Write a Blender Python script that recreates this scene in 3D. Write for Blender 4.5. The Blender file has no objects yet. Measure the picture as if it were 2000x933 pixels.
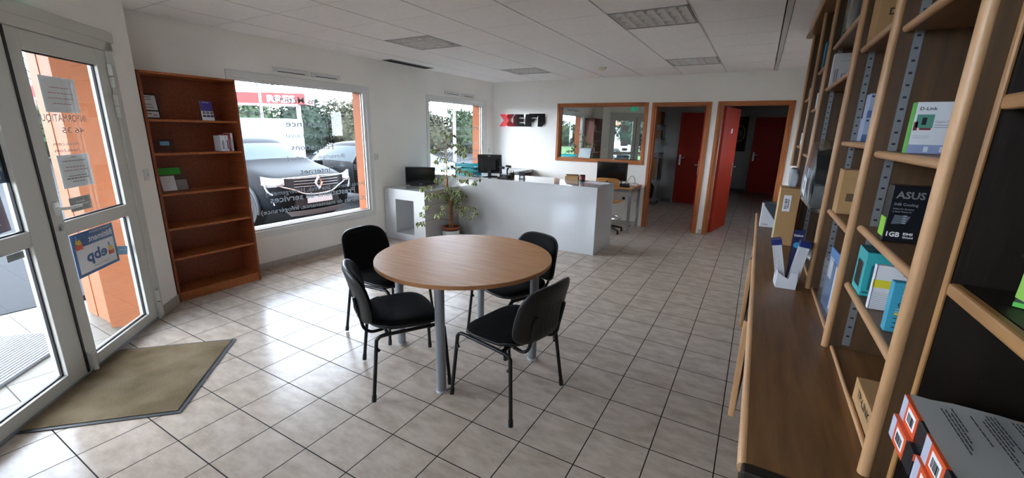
import bpy, bmesh, math, random
from mathutils import Matrix, Vector
from mathutils.geometry import tessellate_polygon
random.seed(7)
PI = math.pi
sc = bpy.context.scene
COL = sc.collection
# ------------------------------------------------------------------ camera
R = Vector((0.86675774, 0.49835563, 0.01930506))
U = Vector((-0.13986049, 0.20573058, 0.96856284))
F = Vector((-0.4787171, 0.84220936, -0.24801883))
CAMH = 1.5972
cam = bpy.data.objects.new('camera', bpy.data.cameras.new('camera'))
COL.objects.link(cam)
cam.matrix_world = Matrix(((R.x, U.x, -F.x, 0), (R.y, U.y, -F.y, 0), (R.z, U.z, -F.z, CAMH), (0, 0, 0, 1)))
cam.data.sensor_width = 36
cam.data.lens = 823.4 / 2000 * 36
cam.data.clip_start = .05
cam.data.clip_end = 400
sc.camera = cam
sc.view_settings.view_transform = 'Standard'
sc.view_settings.look = 'None'
sc.view_settings.gamma = 1
sc.view_settings.exposure = 4.2
sc.view_settings.use_curve_mapping = False
# ------------------------------------------------------------------ sky
SKY = 1.9
SUNSIDE = .55
w = bpy.data.worlds.new('sky'); sc.world = w; w.use_nodes = True
nt = w.node_tree; nt.nodes.clear()
N = nt.nodes.new; L = nt.links.new
tc = N('ShaderNodeTexCoord')
mp = N('ShaderNodeMapping'); mp.inputs['Scale'].default_value = (1, 1, 2.6); L(tc.outputs['Generated'], mp.inputs[0])
nz = N('ShaderNodeTexNoise'); nz.inputs['Scale'].default_value = 2.2; nz.inputs['Detail'].default_value = 5; L(mp.outputs[0], nz.inputs['Vector'])
cr = N('ShaderNodeValToRGB'); L(nz.outputs['Fac'], cr.inputs[0])
cr.color_ramp.elements[0].position = .38; cr.color_ramp.elements[0].color = (.58, .76, 1, 1)
cr.color_ramp.elements[1].position = .62; cr.color_ramp.elements[1].color = (.86, .93, 1, 1)
dp = N('ShaderNodeVectorMath'); dp.operation = 'DOT_PRODUCT'; L(tc.outputs['Generated'], dp.inputs[0]); dp.inputs[1].default_value = Vector((.05, -.9, .42)).normalized()
mr = N('ShaderNodeMapRange'); mr.interpolation_type = 'SMOOTHSTEP'; L(dp.outputs['Value'], mr.inputs['Value'])
mr.inputs['From Min'].default_value = .15; mr.inputs['From Max'].default_value = 1; mr.inputs['To Min'].default_value = SKY; mr.inputs['To Max'].default_value = SKY * SUNSIDE
sx = N('ShaderNodeSeparateXYZ'); L(tc.outputs['Generated'], sx.inputs[0])
hz = N('ShaderNodeMapRange'); L(sx.outputs['Z'], hz.inputs['Value']); hz.inputs['From Min'].default_value = .02; hz.inputs['From Max'].default_value = .65; hz.inputs['To Min'].default_value = 1.25; hz.inputs['To Max'].default_value = .42
mm = N('ShaderNodeMath'); mm.operation = 'MULTIPLY'; L(hz.outputs[0], mm.inputs[0]); L(mr.outputs[0], mm.inputs[1])
bg = N('ShaderNodeBackground'); L(cr.outputs[0], bg.inputs[0]); L(mm.outputs[0], bg.inputs[1])
ow = N('ShaderNodeOutputWorld'); L(bg.outputs[0], ow.inputs[0])
# ------------------------------------------------------------------ materials
def srgb(c):
    if isinstance(c, str):
        c = [int(c[i:i + 2], 16) / 255 for i in (0, 2, 4)]
    return tuple(x / 12.92 if x <= .04045 else ((x + .055) / 1.055) ** 2.4 for x in c) + (1,)
MATS = {}
def mat(name, col, rough=.6, metal=0, spec=.5, var=0, scale=8, bump=0, stretch=(1, 1, 1), col2=None, detail=4, coat=0, emit=0, bscale=None):
    if name in MATS: return MATS[name]
    m = bpy.data.materials.new(name); m.use_nodes = True
    t = m.node_tree; b = t.nodes['Principled BSDF']
    c = srgb(col)
    b.inputs['Base Color'].default_value = c
    b.inputs['Roughness'].default_value = rough
    b.inputs['Metallic'].default_value = metal
    b.inputs['Specular IOR Level'].default_value = spec
    if coat: b.inputs['Coat Weight'].default_value = coat; b.inputs['Coat Roughness'].default_value = .05
    if emit:
        b.inputs['Emission Color'].default_value = c; b.inputs['Emission Strength'].default_value = emit
    tcn = t.nodes.new('ShaderNodeTexCoord'); mpn = t.nodes.new('ShaderNodeMapping')
    t.links.new(tcn.outputs['Object'], mpn.inputs[0]); mpn.inputs['Scale'].default_value = stretch
    no = t.nodes.new('ShaderNodeTexNoise'); no.inputs['Scale'].default_value = scale; no.inputs['Detail'].default_value = detail
    t.links.new(mpn.outputs[0], no.inputs['Vector'])
    if var or col2:
        rp = t.nodes.new('ShaderNodeValToRGB'); t.links.new(no.outputs['Fac'], rp.inputs[0])
        rp.color_ramp.elements[0].position = .3; rp.color_ramp.elements[1].position = .7
        if col2: a2, b2 = srgb(col2), c
        else: a2 = tuple(x * (1 - var) for x in c[:3]) + (1,); b2 = tuple(min(1, x * (1 + var)) for x in c[:3]) + (1,)
        rp.color_ramp.elements[0].color = a2; rp.color_ramp.elements[1].color = b2
        t.links.new(rp.outputs[0], b.inputs['Base Color'])
    if bump:
        n2 = t.nodes.new('ShaderNodeTexNoise'); n2.inputs['Scale'].default_value = bscale or scale * 3; n2.inputs['Detail'].default_value = 3
        t.links.new(mpn.outputs[0], n2.inputs['Vector'])
        bp = t.nodes.new('ShaderNodeBump'); bp.inputs['Strength'].default_value = bump; bp.inputs['Distance'].default_value = .01
        t.links.new(n2.outputs['Fac'], bp.inputs['Height']); t.links.new(bp.outputs[0], b.inputs['Normal'])
    MATS[name] = m
    return m
def glassmat(name, gl=.08, tint=(1, 1, 1, 1), rough=0.0):
    if name in MATS: return MATS[name]
    m = bpy.data.materials.new(name); m.use_nodes = True; t = m.node_tree; t.nodes.clear()
    tr = t.nodes.new('ShaderNodeBsdfTransparent'); tr.inputs[0].default_value = tint
    g = t.nodes.new('ShaderNodeBsdfGlossy'); g.inputs['Roughness'].default_value = rough; g.inputs[0].default_value = (.95, 1, .98, 1)
    mx = t.nodes.new('ShaderNodeMixShader'); lw = t.nodes.new('ShaderNodeLayerWeight')
    pw = t.nodes.new('ShaderNodeMath'); pw.operation = 'POWER'; t.links.new(lw.outputs['Facing'], pw.inputs[0]); pw.inputs[1].default_value = 5
    ad = t.nodes.new('ShaderNodeMath'); ad.operation = 'ADD'; ad.use_clamp = True; t.links.new(pw.outputs[0], ad.inputs[0]); ad.inputs[1].default_value = gl + .04
    t.links.new(ad.outputs[0], mx.inputs[0]); t.links.new(tr.outputs[0], mx.inputs[1]); t.links.new(g.outputs[0], mx.inputs[2])
    o = t.nodes.new('ShaderNodeOutputMaterial'); t.links.new(mx.outputs[0], o.inputs[0])
    MATS[name] = m
    return m
def tilemat(name, c1, c2, grout, T, ox, oy, rough=.16, gw=.004):
    m = bpy.data.materials.new(name); m.use_nodes = True; t = m.node_tree; b = t.nodes['Principled BSDF']
    nn = t.nodes.new; ln = t.links.new
    tcn = nn('ShaderNodeTexCoord'); sp = nn('ShaderNodeSeparateXYZ'); ln(tcn.outputs['Object'], sp.inputs[0])
    def M(op, a, bb=None):
        q = nn('ShaderNodeMath'); q.operation = op
        for i, v in enumerate((a, bb)):
            if v is None: continue
            if isinstance(v, (int, float)): q.inputs[i].default_value = v
            else: ln(v, q.inputs[i])
        return q.outputs[0]
    d = []; cells = []
    for ax, off in (('X', ox), ('Y', oy)):
        u = M('DIVIDE', M('SUBTRACT', sp.outputs[ax], off), T)
        cells.append(M('FLOOR', u))
        fr = M('FRACT', u)
        d.append(M('MULTIPLY', M('MINIMUM', fr, M('SUBTRACT', 1.0, fr)), T))
    dist = M('MINIMUM', d[0], d[1])
    cmb = nn('ShaderNodeCombineXYZ'); ln(cells[0], cmb.inputs[0]); ln(cells[1], cmb.inputs[1])
    wn = nn('ShaderNodeTexWhiteNoise'); wn.noise_dimensions = '3D'; ln(cmb.outputs[0], wn.inputs['Vector'])
    # every tile its own marbled drift
    va = nn('ShaderNodeVectorMath'); va.operation = 'ADD'; ln(tcn.outputs['Object'], va.inputs[0])
    vs = nn('ShaderNodeVectorMath'); vs.operation = 'SCALE'; ln(wn.outputs['Color'], vs.inputs[0]); vs.inputs['Scale'].default_value = 20
    ln(vs.outputs[0], va.inputs[1])
    mp2 = nn('ShaderNodeMapping'); mp2.inputs['Scale'].default_value = (1, 2.2, 1); ln(va.outputs[0], mp2.inputs[0])
    no = nn('ShaderNodeTexNoise'); no.inputs['Scale'].default_value = 7; no.inputs['Detail'].default_value = 7; no.inputs['Roughness'].default_value = .65; ln(mp2.outputs[0], no.inputs['Vector'])
    rp = nn('ShaderNodeValToRGB'); ln(no.outputs['Fac'], rp.inputs[0])
    rp.color_ramp.elements[0].position = .32; rp.color_ramp.elements[0].color = srgb(c2)
    rp.color_ramp.elements[1].position = .66; rp.color_ramp.elements[1].color = srgb(c1)
    g = nn('ShaderNodeMapRange'); g.interpolation_type = 'SMOOTHSTEP'; ln(dist, g.inputs['Value']); g.inputs['From Min'].default_value = gw * .55; g.inputs['From Max'].default_value = gw * .9
    mx = nn('ShaderNodeMix'); mx.data_type = 'RGBA'; ln(g.outputs[0], mx.inputs['Factor']); mx.inputs['A'].default_value = srgb(grout); ln(rp.outputs[0], mx.inputs['B'])
    ln(mx.outputs['Result'], b.inputs['Base Color']); b.inputs['Specular IOR Level'].default_value = .12
    rr = nn('ShaderNodeMapRange'); ln(no.outputs['Fac'], rr.inputs['Value']); rr.inputs['To Min'].default_value = rough * .75; rr.inputs['To Max'].default_value = rough * 1.4
    r2 = nn('ShaderNodeMapRange'); ln(g.outputs[0], r2.inputs['Value']); r2.inputs['To Min'].default_value = .8; ln(rr.outputs[0], r2.inputs['To Max'])
    ln(r2.outputs[0], b.inputs['Roughness'])
    bp = nn('ShaderNodeBump'); bp.inputs['Strength'].default_value = .35; bp.inputs['Distance'].default_value = .002; ln(g.outputs[0], bp.inputs['Height']); ln(bp.outputs[0], b.inputs['Normal'])
    return m
def wood(name, a, b_, axis='Z', rough=.45, scale=5):
    st = {'X': (.7, 9, 9), 'Y': (9, .7, 9), 'Z': (9, 9, .7)}[axis]
    return mat(name, b_, rough=rough, col2=a, scale=scale, stretch=st, detail=6, bump=.08)
WHITE = mat('wall_plaster', 'f3efe8', .85, spec=.25, var=.03, scale=1.5, bump=.25, bscale=160)
WHITE2 = mat('white_pvc', 'dcdcd8', .35)
DOORALU = mat('door_aluminium', 'c9c8c0', .42)
ORANGE = mat('orange_render', '83461e', .8, var=.05, scale=6, bump=.15, bscale=90)
GASKET = mat('black_gasket', '15151a', .6)
CEIL = mat('ceiling_panel', 'f4f1ee', .95, spec=.1, var=.03, scale=40, bump=.3, bscale=220)
TBAR = mat('ceiling_bar', 'cfcdc8', .6)
DARKV = mat('ceiling_void', '1a1917', .9)
TILE = tilemat('floor_tile', 'c3b5a9', 'a8998b', '191817', .305, -3.0234, 1.3783, rough=.2)
TERR = tilemat('terrace_tile', '6a6459', '5f584d', '37332d', .305, -3.0234, 1.3783, rough=.5)
SKIRT = mat('skirting_tile', 'b5aca2', .35, var=.05, scale=10)
BRICKWD = wood('orange_wood_trim', '8f4d1c', 'b8692c', 'Z')
BRICKWX = wood('orange_wood_trim_x', '8f4d1c', 'b8692c', 'X')
REDDOOR = mat('red_door_paint', 'a52c14', .5, spec=.2, var=.06, scale=3)
GREYMET = mat('grey_metal', '9b9fa3', .35, metal=.6)
SILVER = mat('silver_metal', 'c9ccd0', .3, metal=.8)
CHROME = mat('chrome', 'e5e5e8', .1, metal=1)
BLACKP = mat('black_plastic', '0f1012', .45)
BLACKM = mat('black_steel', '0d0e10', .4, metal=.2)
FABRIC = mat('black_fabric', '0b0b0c', .95, spec=.15, var=.3, scale=200, bump=.4, bscale=500)
BOOKW = wood('mahogany_shelf', '6e3216', '8d4522', 'X', .5)
BOOKE = wood('mahogany_edge', '8a4a22', 'a9602e', 'X', .5)
OAKP = wood('oak_panel', '43301e', '5e4329', 'Z', .5)
OAKY = wood('oak_countertop', '5f4025', '7c5834', 'Y', .4)
OAKL = wood('oak_dowel', 'a57c55', 'c59a70', 'Z', .38)
OAKLY = wood('oak_lip', 'a57c55', 'c59a70', 'Y', .38)
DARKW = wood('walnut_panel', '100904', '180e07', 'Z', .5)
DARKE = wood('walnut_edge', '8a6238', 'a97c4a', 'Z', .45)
DARKEY = wood('walnut_edge_y', '8a6238', 'a97c4a', 'Y', .45)
BEECH = wood('beech_laminate', 'a87548', 'bd8b5e', 'X', .45)
BEECH.node_tree.nodes['Principled BSDF'].inputs['Specular IOR Level'].default_value = .22
BEECHE = mat('beech_edge', 'a9744a', .5)
GLOSSW = mat('gloss_white', 'c2c2c2', .12, coat=.6)
CARD = mat('cardboard', 'b08a5c', .8, var=.04, scale=12)
CARD2 = mat('cardboard_dark', '97714a', .8, var=.04, scale=12)
PAPER = mat('paper', 'e9e9ec', .7)
PAPERG = mat('notice_paper', 'e6eaec', .7)
INK = mat('ink_black', '17171a', .6)
INKR = mat('ink_red', 'c04a4a', .6)
INKG = mat('ink_grey', '7c7f86', .6)
VINYL = mat('window_vinyl', '9ba3ab', .55)
GLASS = glassmat('window_glass', -.028)
MIRR = glassmat('inner_glass', .42, (.55, .6, .6, 1))
# ------------------------------------------------------------------ mesh builder
class MB:
    def __init__(s): s.v = []; s.f = []; s.m = []; s.sm = []; s.mats = []
    def mi(s, m):
        if m not in s.mats: s.mats.append(m)
        return s.mats.index(m)
    def add(s, vs, fs, m, smooth=False):
        b = len(s.v); s.v += [tuple(v) for v in vs]; k = s.mi(m)
        for f in fs: s.f.append([b + i for i in f]); s.m.append(k); s.sm.append(smooth)
        return s
    def box(s, a, b, m, M=None):
        x0, y0, z0 = [min(p, q) for p, q in zip(a, b)]; x1, y1, z1 = [max(p, q) for p, q in zip(a, b)]
        vs = [Vector(p) for p in ((x0, y0, z0), (x1, y0, z0), (x1, y1, z0), (x0, y1, z0), (x0, y0, z1), (x1, y0, z1), (x1, y1, z1), (x0, y1, z1))]
        if M: vs = [M @ p for p in vs]
        return s.add(vs, [(0, 3, 2, 1), (4, 5, 6, 7), (0, 1, 5, 4), (1, 2, 6, 5), (2, 3, 7, 6), (3, 0, 4, 7)], m)
    def tube(s, pts, r, m, n=10, caps=True, ry=None):
        pts = [Vector(p) for p in pts]; k = len(pts)
        rs = r if isinstance(r, (list, tuple)) else [r] * k
        up = Vector((0, 0, 1)); rings = []; prev = None
        for i, p in enumerate(pts):
            d = (pts[min(i + 1, k - 1)] - pts[max(i - 1, 0)]).normalized()
            if prev is None:
                a = d.cross(up) if abs(d.z) < .95 else d.cross(Vector((1, 0, 0)))
            else: a = prev - d * prev.dot(d)
            a.normalize(); prev = a; c = d.cross(a)
            rings.append([p + a * math.cos(2 * PI * j / n) * rs[i] + c * math.sin(2 * PI * j / n) * rs[i] * (ry or 1) for j in range(n)])
        vs = [q for rg in rings for q in rg]; fs = []
        for i in range(k - 1):
            for j in range(n): fs.append((i * n + j, i * n + (j + 1) % n, (i + 1) * n + (j + 1) % n, (i + 1) * n + j))
        s.add(vs, fs, m, True)
        if caps:
            s.add(rings[0], [tuple(range(n))[::-1]], m); s.add(rings[-1], [tuple(range(n))], m)
        return s
    def cyl(s, c, r, z0, z1, m, n=32, r2=None):
        r2 = r if r2 is None else r2
        a = [(c[0] + r * math.cos(2 * PI * j / n), c[1] + r * math.sin(2 * PI * j / n), z0) for j in range(n)]
        b = [(c[0] + r2 * math.cos(2 * PI * j / n), c[1] + r2 * math.sin(2 * PI * j / n), z1) for j in range(n)]
        s.add(a + b, [(j, (j + 1) % n, n + (j + 1) % n, n + j) for j in range(n)], m, True)
        s.add(a, [tuple(range(n))[::-1]], m); s.add(b, [tuple(range(n))], m)
        return s
    def lathe(s, c, prof, m, n=32):
        vs = []; fs = []
        for r, z in prof: vs += [(c[0] + r * math.cos(2 * PI * j / n), c[1] + r * math.sin(2 * PI * j / n), c[2] + z) for j in range(n)]
        for i in range(len(prof) - 1):
            for j in range(n): fs.append((i * n + j, i * n + (j + 1) % n, (i + 1) * n + (j + 1) % n, (i + 1) * n + j))
        return s.add(vs, fs, m, True)
    def prism(s, poly, M, t, m):
        # poly in local xy, extruded 0..t along local z, placed by M
        n = len(poly)
        a = [M @ Vector((p[0], p[1], 0)) for p in poly]; b = [M @ Vector((p[0], p[1], t)) for p in poly]
        tri = tessellate_polygon([[Vector((p[0], p[1], 0)) for p in poly]])
        def ccw(q): (x0, y0), (x1, y1), (x2, y2) = [poly[k][:2] for k in q]; return (x1 - x0) * (y2 - y0) - (x2 - x0) * (y1 - y0) > 0
        tri = [tuple(q) if ccw(q) else tuple(q)[::-1] for q in tri]
        fs = [q[::-1] for q in tri] + [tuple(n + k for k in q) for q in tri] + [(i, (i + 1) % n, n + (i + 1) % n, n + i) for i in range(n)]
        s.add(a + b, fs, m)
        return s
    def text(s, txt, M, m, h=.1, width=None, t=.0006, bold=0):
        cu = bpy.data.curves.new('t', 'FONT'); cu.body = txt; cu.size = 1; cu.offset = bold
        cu.resolution_u = 2
        o = bpy.data.objects.new('t', cu); COL.objects.link(o)
        dg = bpy.context.evaluated_depsgraph_get(); me = bpy.data.meshes.new_from_object(o.evaluated_get(dg))
        vs = [v.co.copy() for v in me.vertices]; fs = [tuple(p.vertices) for p in me.polygons]
        bpy.data.objects.remove(o); bpy.data.curves.remove(cu); bpy.data.meshes.remove(me)
        if not vs: return s
        x0 = min(v.x for v in vs); x1 = max(v.x for v in vs)
        sy = h / .72; sx = (width / (x1 - x0)) if width else sy
        s.add([M @ Vector(((v.x - x0) * sx, v.y * sy, t)) for v in vs], fs, m)
        return s
    def build(s, name, parent=None, bevel=0, seg=2, smooth=False, sub=0, loc=None, solid=0):
        me = bpy.data.meshes.new(name); me.from_pydata(s.v, [], s.f)
        for m in s.mats: me.materials.append(m)
        me.polygons.foreach_set('material_index', s.m)
        me.polygons.foreach_set('use_smooth', [smooth or q for q in s.sm]); me.update()
        o = bpy.data.objects.new(name, me); COL.objects.link(o)
        if parent: o.parent = parent
        if loc: o.location = loc
        if solid:
            q = o.modifiers.new('s', 'SOLIDIFY'); q.thickness = solid; q.offset = 0
        if bevel:
            q = o.modifiers.new('b', 'BEVEL'); q.width = bevel; q.segments = seg; q.limit_method = 'ANGLE'; q.angle_limit = .6
        if sub:
            q = o.modifiers.new('u', 'SUBSURF'); q.levels = sub; q.render_levels = sub
        return o
def fr(o, right, up):
    r = Vector(right).normalized(); u = Vector(up); u = (u - r * u.dot(r)).normalized(); n = r.cross(u)
    return Matrix(((r.x, u.x, n.x, o[0]), (r.y, u.y, n.y, o[1]), (r.z, u.z, n.z, o[2]), (0, 0, 0, 1)))
def tag(o, label, cat, group=None):
    o['label'] = label; o['category'] = cat
    if group: o['group'] = group
    return o
def thing(name, label, cat, loc=(0, 0, 0), rz=0, group=None):
    o = bpy.data.objects.new(name, None); COL.objects.link(o); o.location = loc; o.rotation_euler = (0, 0, rz)
    o.empty_display_size = .1
    return tag(o, label, cat, group)
def structure(o): o['kind'] = 'structure'; return o
def sempty(name, loc=(0, 0, 0), rz=0):
    o = bpy.data.objects.new(name, None); COL.objects.link(o); o.location = loc; o.rotation_euler = (0, 0, rz); o.empty_display_size = .1
    return structure(o)
def dup(root, label=None, group=None, loc=None, rz=None):
    r = root.copy(); COL.objects.link(r)
    if label: r['label'] = label
    if group: r['group'] = group
    if loc: r.location = loc
    if rz is not None: r.rotation_euler = (0, 0, rz)
    for ch in list(root.children):
        c = ch.copy(); COL.objects.link(c); c.parent = r
        for g in list(ch.children):
            d = g.copy(); COL.objects.link(d); d.parent = c
    return r
def holes(mb, u0, u1, z0, z1, hs, put):
    us = sorted({u0, u1} | {h[0] for h in hs} | {h[1] for h in hs}); zs = sorted({z0, z1} | {h[2] for h in hs} | {h[3] for h in hs})
    for i in range(len(us) - 1):
        # merge vertical runs
        run = None
        for j in range(len(zs) - 1):
            cu, cz = (us[i] + us[i + 1]) / 2, (zs[j] + zs[j + 1]) / 2
            solid = not any(h[0] < cu < h[1] and h[2] < cz < h[3] for h in hs)
            if solid and run is None: run = zs[j]
            if not solid and run is not None: put(us[i], us[i + 1], run, zs[j]); run = None
        if run is not None: put(us[i], us[i + 1], run, zs[-1])
# ================================================================== STRUCTURE
CZ = 2.515; TOP = 2.75
XL = -4.75; YB = 7.5; XR = .64
W1 = (2.52, 4.235, .445, 2.072); W2 = (5.52, 7.135, .84, 2.068)
C0 = Vector((-4.44, 1.62, 0)); DU = Vector((1, -1, 0)) / math.sqrt(2); DN = Vector((-1, -1, 0)) / math.sqrt(2)  # along the entrance wall, and outwards
def DP(s, n, z): return C0 + DU * s + DN * n + Vector((0, 0, z))
MD = Matrix(((DU.x, DN.x, 0, C0.x), (DU.y, DN.y, 0, C0.y), (0, 0, 1, 0), (0, 0, 0, 1)))  # local (s, n, z)
# floor
b = MB()
poly = [(-4.76, 1.60), (-4.44, 1.60), (-2.0, -.84), (-2.0, -1.4), (1.7, -1.4), (1.7, 14.2), (-5.0, 14.2), (-5.0, 7.5), (-4.76, 7.5)]
b.prism(poly, Matrix.Translation((0, 0, -.05)), .05, TILE)
structure(b.build('floor'))
# left wall
b = MB()
holes(b, 1.62, 7.62, 0, TOP, [W1, W2], lambda a, c, d, e: b.box((-4.80, a, d), (XL, c, e), WHITE))
structure(b.build('wall_left'))
b = MB()
holes(b, 1.16, 7.62, -.15, 3.0, [W1, W2], lambda a, c, d, e: b.box((-5.01, a, d), (-4.801, c, e), ORANGE))
b.box((-4.801, 1.165, -.15), (-4.46, 1.56, 3.0), ORANGE)
structure(b.build('wall_outer'))
b = MB(); b.box((-5.85, .9, 2.66), (-5.011, 7.9, 2.78), mat('sky_block_white', 'cfcac0', .8)); structure(b.build('sky_blocking_eaves'))  # unseen overhang, added to keep high sky light off the windows
# entrance wall (45 degrees): s from 0, door opening .27..2.18
DO = (.27, 2.17, 0, 2.17)
b = MB()
b.v = []
def putd(a, c, d, e): b.box((a, 0, d), (c, .10, e), WHITE, MD)
holes(b, 0.0, 3.45, 0, TOP, [DO], putd)
b.box((-4.75, 1.56, 0), (-4.45, 1.62, TOP), WHITE)
structure(b.build('wall_entrance'))
# back wall
GWN = (-3.30, -1.74, 1.118, 2.058); D2 = (-1.59, -.775, 0, 2.052); D3 = (-.60, .318, 0, 2.055)
b = MB()
holes(b, -5.01, 1.7, 0, TOP, [GWN, D2, D3], lambda a, c, d, e: b.box((a, YB, d), (c, YB + .12, e), WHITE))
structure(b.build('wall_back'))
b = MB(); b.box((XR, -1.4, 0), (XR + .1, YB, TOP), WHITE); structure(b.build('wall_right'))
# front wall behind the viewer with an unseen window added for fill light
b = MB()
WF = (-1.75, -.35, 1.85, 2.40)
holes(b, -2.1, XR + .1, 0, TOP, [WF], lambda a, c, d, e: b.box((a, -1.5, d), (c, -1.4, e), WHITE))
structure(b.build('wall_front'))
wf = sempty('window_4')
b = MB()
for x in (-1.75, -1.08, -.40): b.box((x, -1.47, 1.85), (x + .05, -1.42, 2.40), WHITE2)
b.box((-1.75, -1.47, 1.85), (-.35, -1.42, 1.90), WHITE2); b.box((-1.75, -1.47, 2.35), (-.35, -1.42, 2.40), WHITE2)
b.build('window_frame', wf)
b = MB(); b.box((-1.7, -1.447, 1.9), (-.40, -1.443, 2.35), GLASS); b.build('glass_pane', wf)
# ceiling: separate suspended panels, bars between them
GX0, GXP, GY0, GYP = .03, .618, 2.385, .598
LIGHTC = [(-4 * 0 - 6, 2), (-2, 2), (-6, 6), (-2, 6)]  # (column, row) cells holding luminaires
b = MB()
for i in range(-8, 0):
    for j in range(-7, 9):
        if (i, j) in LIGHTC: continue
        x0 = max(GX0 + i * GXP, -4.76); x1 = GX0 + (i + 1) * GXP; y0 = GY0 + j * GYP; y1 = min(y0 + GYP, YB)
        if x1 < -4.7 or y0 >= YB: continue
        if x1 + y1 < -2.9: continue
        b.box((x0 + (.009 if x0 > -4.75 else 0), y0 + .003, CZ), (x1 - .009, y1 - .003, CZ + .015), CEIL)
        if x0 > -4.7: b.box((x0 - .005, y0 + .008, CZ + .0015), (x0 + .005, y1 - .008, CZ + .012), TBAR)
for j in range(-7, 9):
    y0 = GY0 + j * GYP; y1 = min(y0 + GYP, YB)
    b.box((.075, y0 + .002, CZ + .002), (XR, y1 - .003, CZ + .016), CEIL)
b.box((.03, -1.4, CZ - .004), (.07, YB, CZ + .012), TBAR)
b.box((-5, -1.5, CZ + .10), (1.7, 14.2, CZ + .14), DARKV)
b.box((-5, -1.5, TOP), (1.7, 14.2, TOP + .2), WHITE)
b.box((-5, YB + .12, 2.5), (1.7, 14.2, 2.54), CEIL)
structure(b.build('ceiling'))
# skirting
b = MB()
y = 2.39
while y < 5.2:
    b.box((XL, y + .0015, 0), (XL + .012, min(y + .303, 5.24), .072), SKIRT); y += .305
structure(b.build('baseboard_left', bevel=.002))
b = MB(); b.box((0, -.012, 0), (.262, 0, .085), SKIRT, MD); structure(b.build('baseboard_entrance', bevel=.002))
b = MB()
x = -1.735
while x > -3.6: b.box((x - .003, YB - .012, 0), (x - .302, YB, .072), SKIRT); x -= .305
b.box((-.70, YB - .012, 0), (-.655, YB, .072), SKIRT); b.box((.372, YB - .012, 0), (.62, YB, .072), SKIRT)
structure(b.build('baseboard_back', bevel=.002))
# windows in the left wall
def window(n, Wd, trim_r):
    y0, y1, z0, z1 = Wd
    e = sempty('window_%d' % n)
    b = MB(); c = .055
    for a in ((y0 - c, y0, z0 - .075, z1 + .07), (y1, y1 + trim_r, z0 - .075, z1 + .07), (y0, y1, z1, z1 + .07), (y0, y1, z0 - .075, z0)):
        b.box((XL, a[0], a[2]), (XL + .012, a[1], a[3]), WHITE2)
    b.build('casing', e, bevel=.003)
    b = MB(); f = .038
    for a in ((y0, y0 + f, z0, z1), (y1 - f, y1, z0, z1), (y0 + f, y1 - f, z1 - .022, z1), (y0 + f, y1 - f, z0, z0 + .025)):
        b.box((-4.815, a[0], a[2]), (-4.76, a[1], a[3]), WHITE2)
    b.build('window_frame', e, bevel=.004)
    b = MB(); f2 = f + .006
    for a in ((y0 + f, y0 + f2, z0 + .025, z1 - .022), (y1 - f2, y1 - f, z0 + .025, z1 - .022), (y0 + f, y1 - f, z0 + .025, z0 + .03), (y0 + f, y1 - f, z1 - .027, z1 - .022)):
        b.box((-4.80, a[0], a[2]), (-4.785, a[1], a[3]), GASKET)
    b.build('gasket', e)
    b = MB(); b.box((-4.795, y0 + f, z0 + .025), (-4.790, y1 - f, z1 - .022), GLASS); b.build('glass_pane', e)
    b = MB(); b.box((-5.05, y0 - .03, z0 - .04), (-4.82, y1 + .03, z0 - .002), WHITE2); b.build('outer_sill', e)
    return e
win1 = window(1, W1, .06); win2 = window(2, W2, .10)
# vinyl lettering on the outside of the panes (reads from the street)
def vin(y, z, s, h, wd, parent, bold=0):
    b = MB(); b.text(s, fr((-4.797, y, z), (0, -1, 0), (0, 0, 1)), VINYL, h, wd, 0, bold); return b.build('vinyl_lettering', parent)
for a in ((3.85, 1.865, 'Solutions Métiers', .075, .88, .01), (2.86, 1.715, 'ique)', .055, .27, 0), (3.83, 1.595, 'Maintenance', .075, .75, .01), (3.73, 1.475, '(Toutes marques)', .055, .66, 0),
          (3.70, 1.325, 'Formations', .07, .58, .01), (3.87, 1.215, '(Bureautique, Internet, ...)', .052, .82, 0), (3.62, 1.035, 'Internet', .07, .42, .01),
          (4.17, .82, '(Accès Internet, Site Web, Hébergement)', .055, 1.42, 0), (3.99, .735, 'Prestations de services', .075, 1.20, .02), (4.17, .615, '(Contrats de maintenance, Infogérance)', .055, 1.50, .004)):
    vin(a[0], a[1], a[2], a[3], a[4], win1, a[5])
for a in ((6.30, 1.855, 's & Logiciels', .075, .66, .01), (7.0, 1.60, 'PC & Portables', .07, .95, .01), (6.75, 1.47, '(sur mesure)', .05, .6, 0), (6.98, 1.33, 'Consommables', .065, .9, .01), (7.09, 1.19, '(Encre, Toner, ...)', .05, .85, 0), (7.12, 1.03, 'Périphériques & Accessoires', .07, 1.3, .01)):
    vin(a[0], a[1], a[2], a[3], a[4], win2, a[5])
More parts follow.
